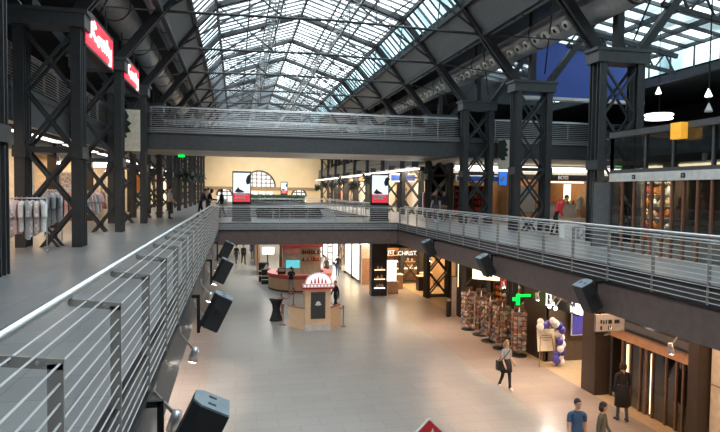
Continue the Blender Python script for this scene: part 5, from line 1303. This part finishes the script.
    if hl == 'long':
        for s in (-1, 0, 1): hb.tube([hp((s * .05, .06, .04)), hp((s * .065, .085 - abs(s) * .03, -.06)), hp((s * .07, .08 - abs(s) * .03, -.17))], [.05, .055, .03], 8)
    elif hl == 'bob':
        for s in (-1, 0, 1): hb.tube([hp((s * .05, .05, .04)), hp((s * .062, .065 - abs(s) * .03, -.05)), hp((s * .06, .06 - abs(s) * .03, -.11))], [.05, .052, .04], 8)
    hb.v = [v * sc for v in hb.v]
    hb.build('hair', hair, o, True, world=False)
    if coat:
        c = MB(); prof = [(.125, 1.10), (.165, .98), (.19, .85), (.205, 1.0 - coat)]
        dz_ = -low
        c.lathe([(r_, zz + dz_) for r_, zz in reversed(prof)], (0, 0, 0), 16)
        c.v = [Vector((v.x * 1.1, v.y * .85, v.z)) * sc for v in c.v]; c.build('coat_skirt', coatm or top, o, True, world=False)
    return o
J_ = 'person'
person('person in a blue t-shirt walking at the lower right, bottom of the photo', 8.02, 12.3, 0, -12, 1.79, 'shirt_blue', 'jeans', 'shoe', 'hair_dark', 'short', .5, (14, 6), (-12, 18), (-12, 14), (12, 16), head=(10, 0))
person('person in an olive jacket with dark bobbed hair beside the blue t-shirt', 8.66, 12.25, 0, 35, 1.68, 'olive', 'dark_cloth', 'shoe', 'hair_dark', 'bob', 1, (-10, 12), (12, 6), (10, 25), (-6, 15), girl=True, head=(20, 5))
w_ = person('person with fair hair in a grey t-shirt and black skirt walking across the floor', 9.0, 18.0, 0, 5, 1.70, 'tee_grey', 'dark_cloth', 'shoe_white', 'hair_blond', 'long', .5, (10, 4), (-10, 20), (-8, 70), (14, 30), girl=True, coat=.36, coatm='dark_cloth')
hb = MB(); hb.bx(8.62, 8.84, 17.84, 18.02, .72, 1.04); t = thing('shoulder_bag', 'black shoulder bag carried by the fair haired walker', 'bag', (8.73, 17.93, .72)); hb.build('bag_body', 'black', t)
hb = MB(); hb.tube([(8.74, 17.9, 1.03), (8.85, 17.80, 1.2), (9.02, 17.84, 1.36), (9.14, 17.97, 1.43), (9.05, 18.12, 1.3), (8.85, 18.1, 1.1), (8.74, 18.0, 1.03)], .014, 6); hb.build('strap', 'black', t, True)
person('person in a long dark coat standing at the lift lobby doors', 11.15, 14.85, 0, 172, 1.76, 'dark_cloth', 'jeans', 'shoe', 'hair_dark', 'bob', 1, (4, 2), (-5, 6), (3, 14), (4, 12), coat=.55)
person('person in a red jacket stooping on the right gallery among shopping bags', 12.3, 20.7, UP, 60, 1.72, 'red', 'dark_cloth', 'shoe', 'hair_dark', 'short', 1, (12, 14), (-6, 10), (0, 40), (5, 35), lean=34, bulk=1.55)
person('person in a black t-shirt and jeans walking along the right gallery', 10.65, 30.0, UP, -40, 1.75, 'dark_cloth', 'jeans', 'shoe_white', 'hair_dark', 'short', .5, (14, 5), (-12, 18), (-10, 14), (12, 18))
person('person in black with khaki trousers behind the black t-shirt, right gallery', 11.6, 31.4, UP, -25, 1.70, 'dark_cloth', 'khaki', 'shoe', 'hair_dark', 'bob', 1, (12, 5), (-12, 18), (10, 20), (-8, 14), girl=True)
person('person in a pale shirt and dark trousers standing between left gallery columns', -3.55, 33.2, UP, 120, 1.76, 'tee_grey', 'dark_cloth', 'shoe', 'hair_dark', 'short', .5, (3, 2), (-3, 4), (8, 50), (6, 40))
person('nearer dark jacketed person leaning on the left gallery railing', -1.95, 33.6, UP, 80, 1.74, 'navy', 'dark_cloth', 'shoe', 'hair_dark', 'short', 1, (14, 6), (-8, 6), (35, 60), (35, 60), lean=22)
person('second dark jacketed person leaning on the left gallery railing', -1.62, 34.6, UP, 95, 1.72, 'dark_cloth', 'jeans', 'shoe', 'hair_dark', 'bob', 1, (12, 6), (-8, 6), (30, 60), (35, 60), lean=20)
person('person in a tan shirt standing past the leaning pair on the left gallery', -1.75, 38.5, UP, 160, 1.74, 'tan_cloth', 'jeans', 'shoe', 'hair_dark', 'short', .5, (4, 3), (-4, 6), (8, 20), (4, 20))
person('person in black at the left end of the lower bridge', -.80, 34.2, UP, 250, 1.68, 'dark_cloth', 'dark_cloth', 'shoe', 'hair_dark', 'bob', 1, (10, 6), (-10, 14), (10, 20), (-6, 16), girl=True)
person('person in a black top and grey trousers standing at the round bar counter', 3.5, 37.3, 0, 172, 1.76, 'dark_cloth', 'cloth_grey', 'shoe', 'hair_dark', 'short', .5, (5, 2), (-6, 4), (30, 60), (32, 55), lean=5)
person('person with ginger hair in dark clothes walking behind the booth', 5.42, 31.5, 0, -70, 1.76, 'dark_cloth', 'dark_cloth', 'shoe', 'hair_ginger', 'short', 1, (18, 5), (-16, 20), (-14, 14), (16, 18))
person('left one of the two dark figures walking in the far passage', .68, 53.2, 0, 10, 1.80, 'dark_cloth', 'dark_cloth', 'shoe', 'hair_dark', 'short', 1, (16, 6), (-14, 20), (-10, 14), (12, 18))
person('right one of the two dark figures walking in the far passage', 1.55, 56.5, 0, 170, 1.80, 'navy', 'jeans', 'shoe', 'hair_dark', 'short', 1, (16, 6), (-14, 20), (-10, 14), (12, 18))
person('dark figure partly behind the loudspeakers in the far passage', .05, 53.5, 0, 150, 1.75, 'dark_cloth', 'jeans', 'shoe', 'hair_dark', 'short', 1, (12, 6), (-10, 14), (-10, 14), (12, 18))
person('person in a brown jacket walking in front of the far lit windows', 6.75, 43.5, 0, -20, 1.72, 'brown', 'dark_brown', 'shoe', 'hair_blond', 'long', 1, (12, 6), (-12, 16), (-10, 14), (12, 18), girl=True)
person('person in dark clothes with a white bag before the far lit windows', 7.85, 44.8, 0, 160, 1.72, 'dark_cloth', 'jeans', 'shoe', 'hair_dark', 'short', 1, (12, 6), (-12, 16), (-6, 14), (8, 18))
hb = MB(); hb.bx(8.1, 8.4, 44.5, 44.66, .45, .85); t = thing('shopping_bag', 'white shopping bag carried in the far passage', 'bag', (8.25, 44.6, .45)); hb.build('bag_body', 'white', t)
hb = MB(); hb.tube([(8.18, 44.58, .84), (8.2, 44.6, 1.0), (8.3, 44.6, 1.0), (8.32, 44.58, .84)], .012, 6); hb.build('handle', 'white', t, True)
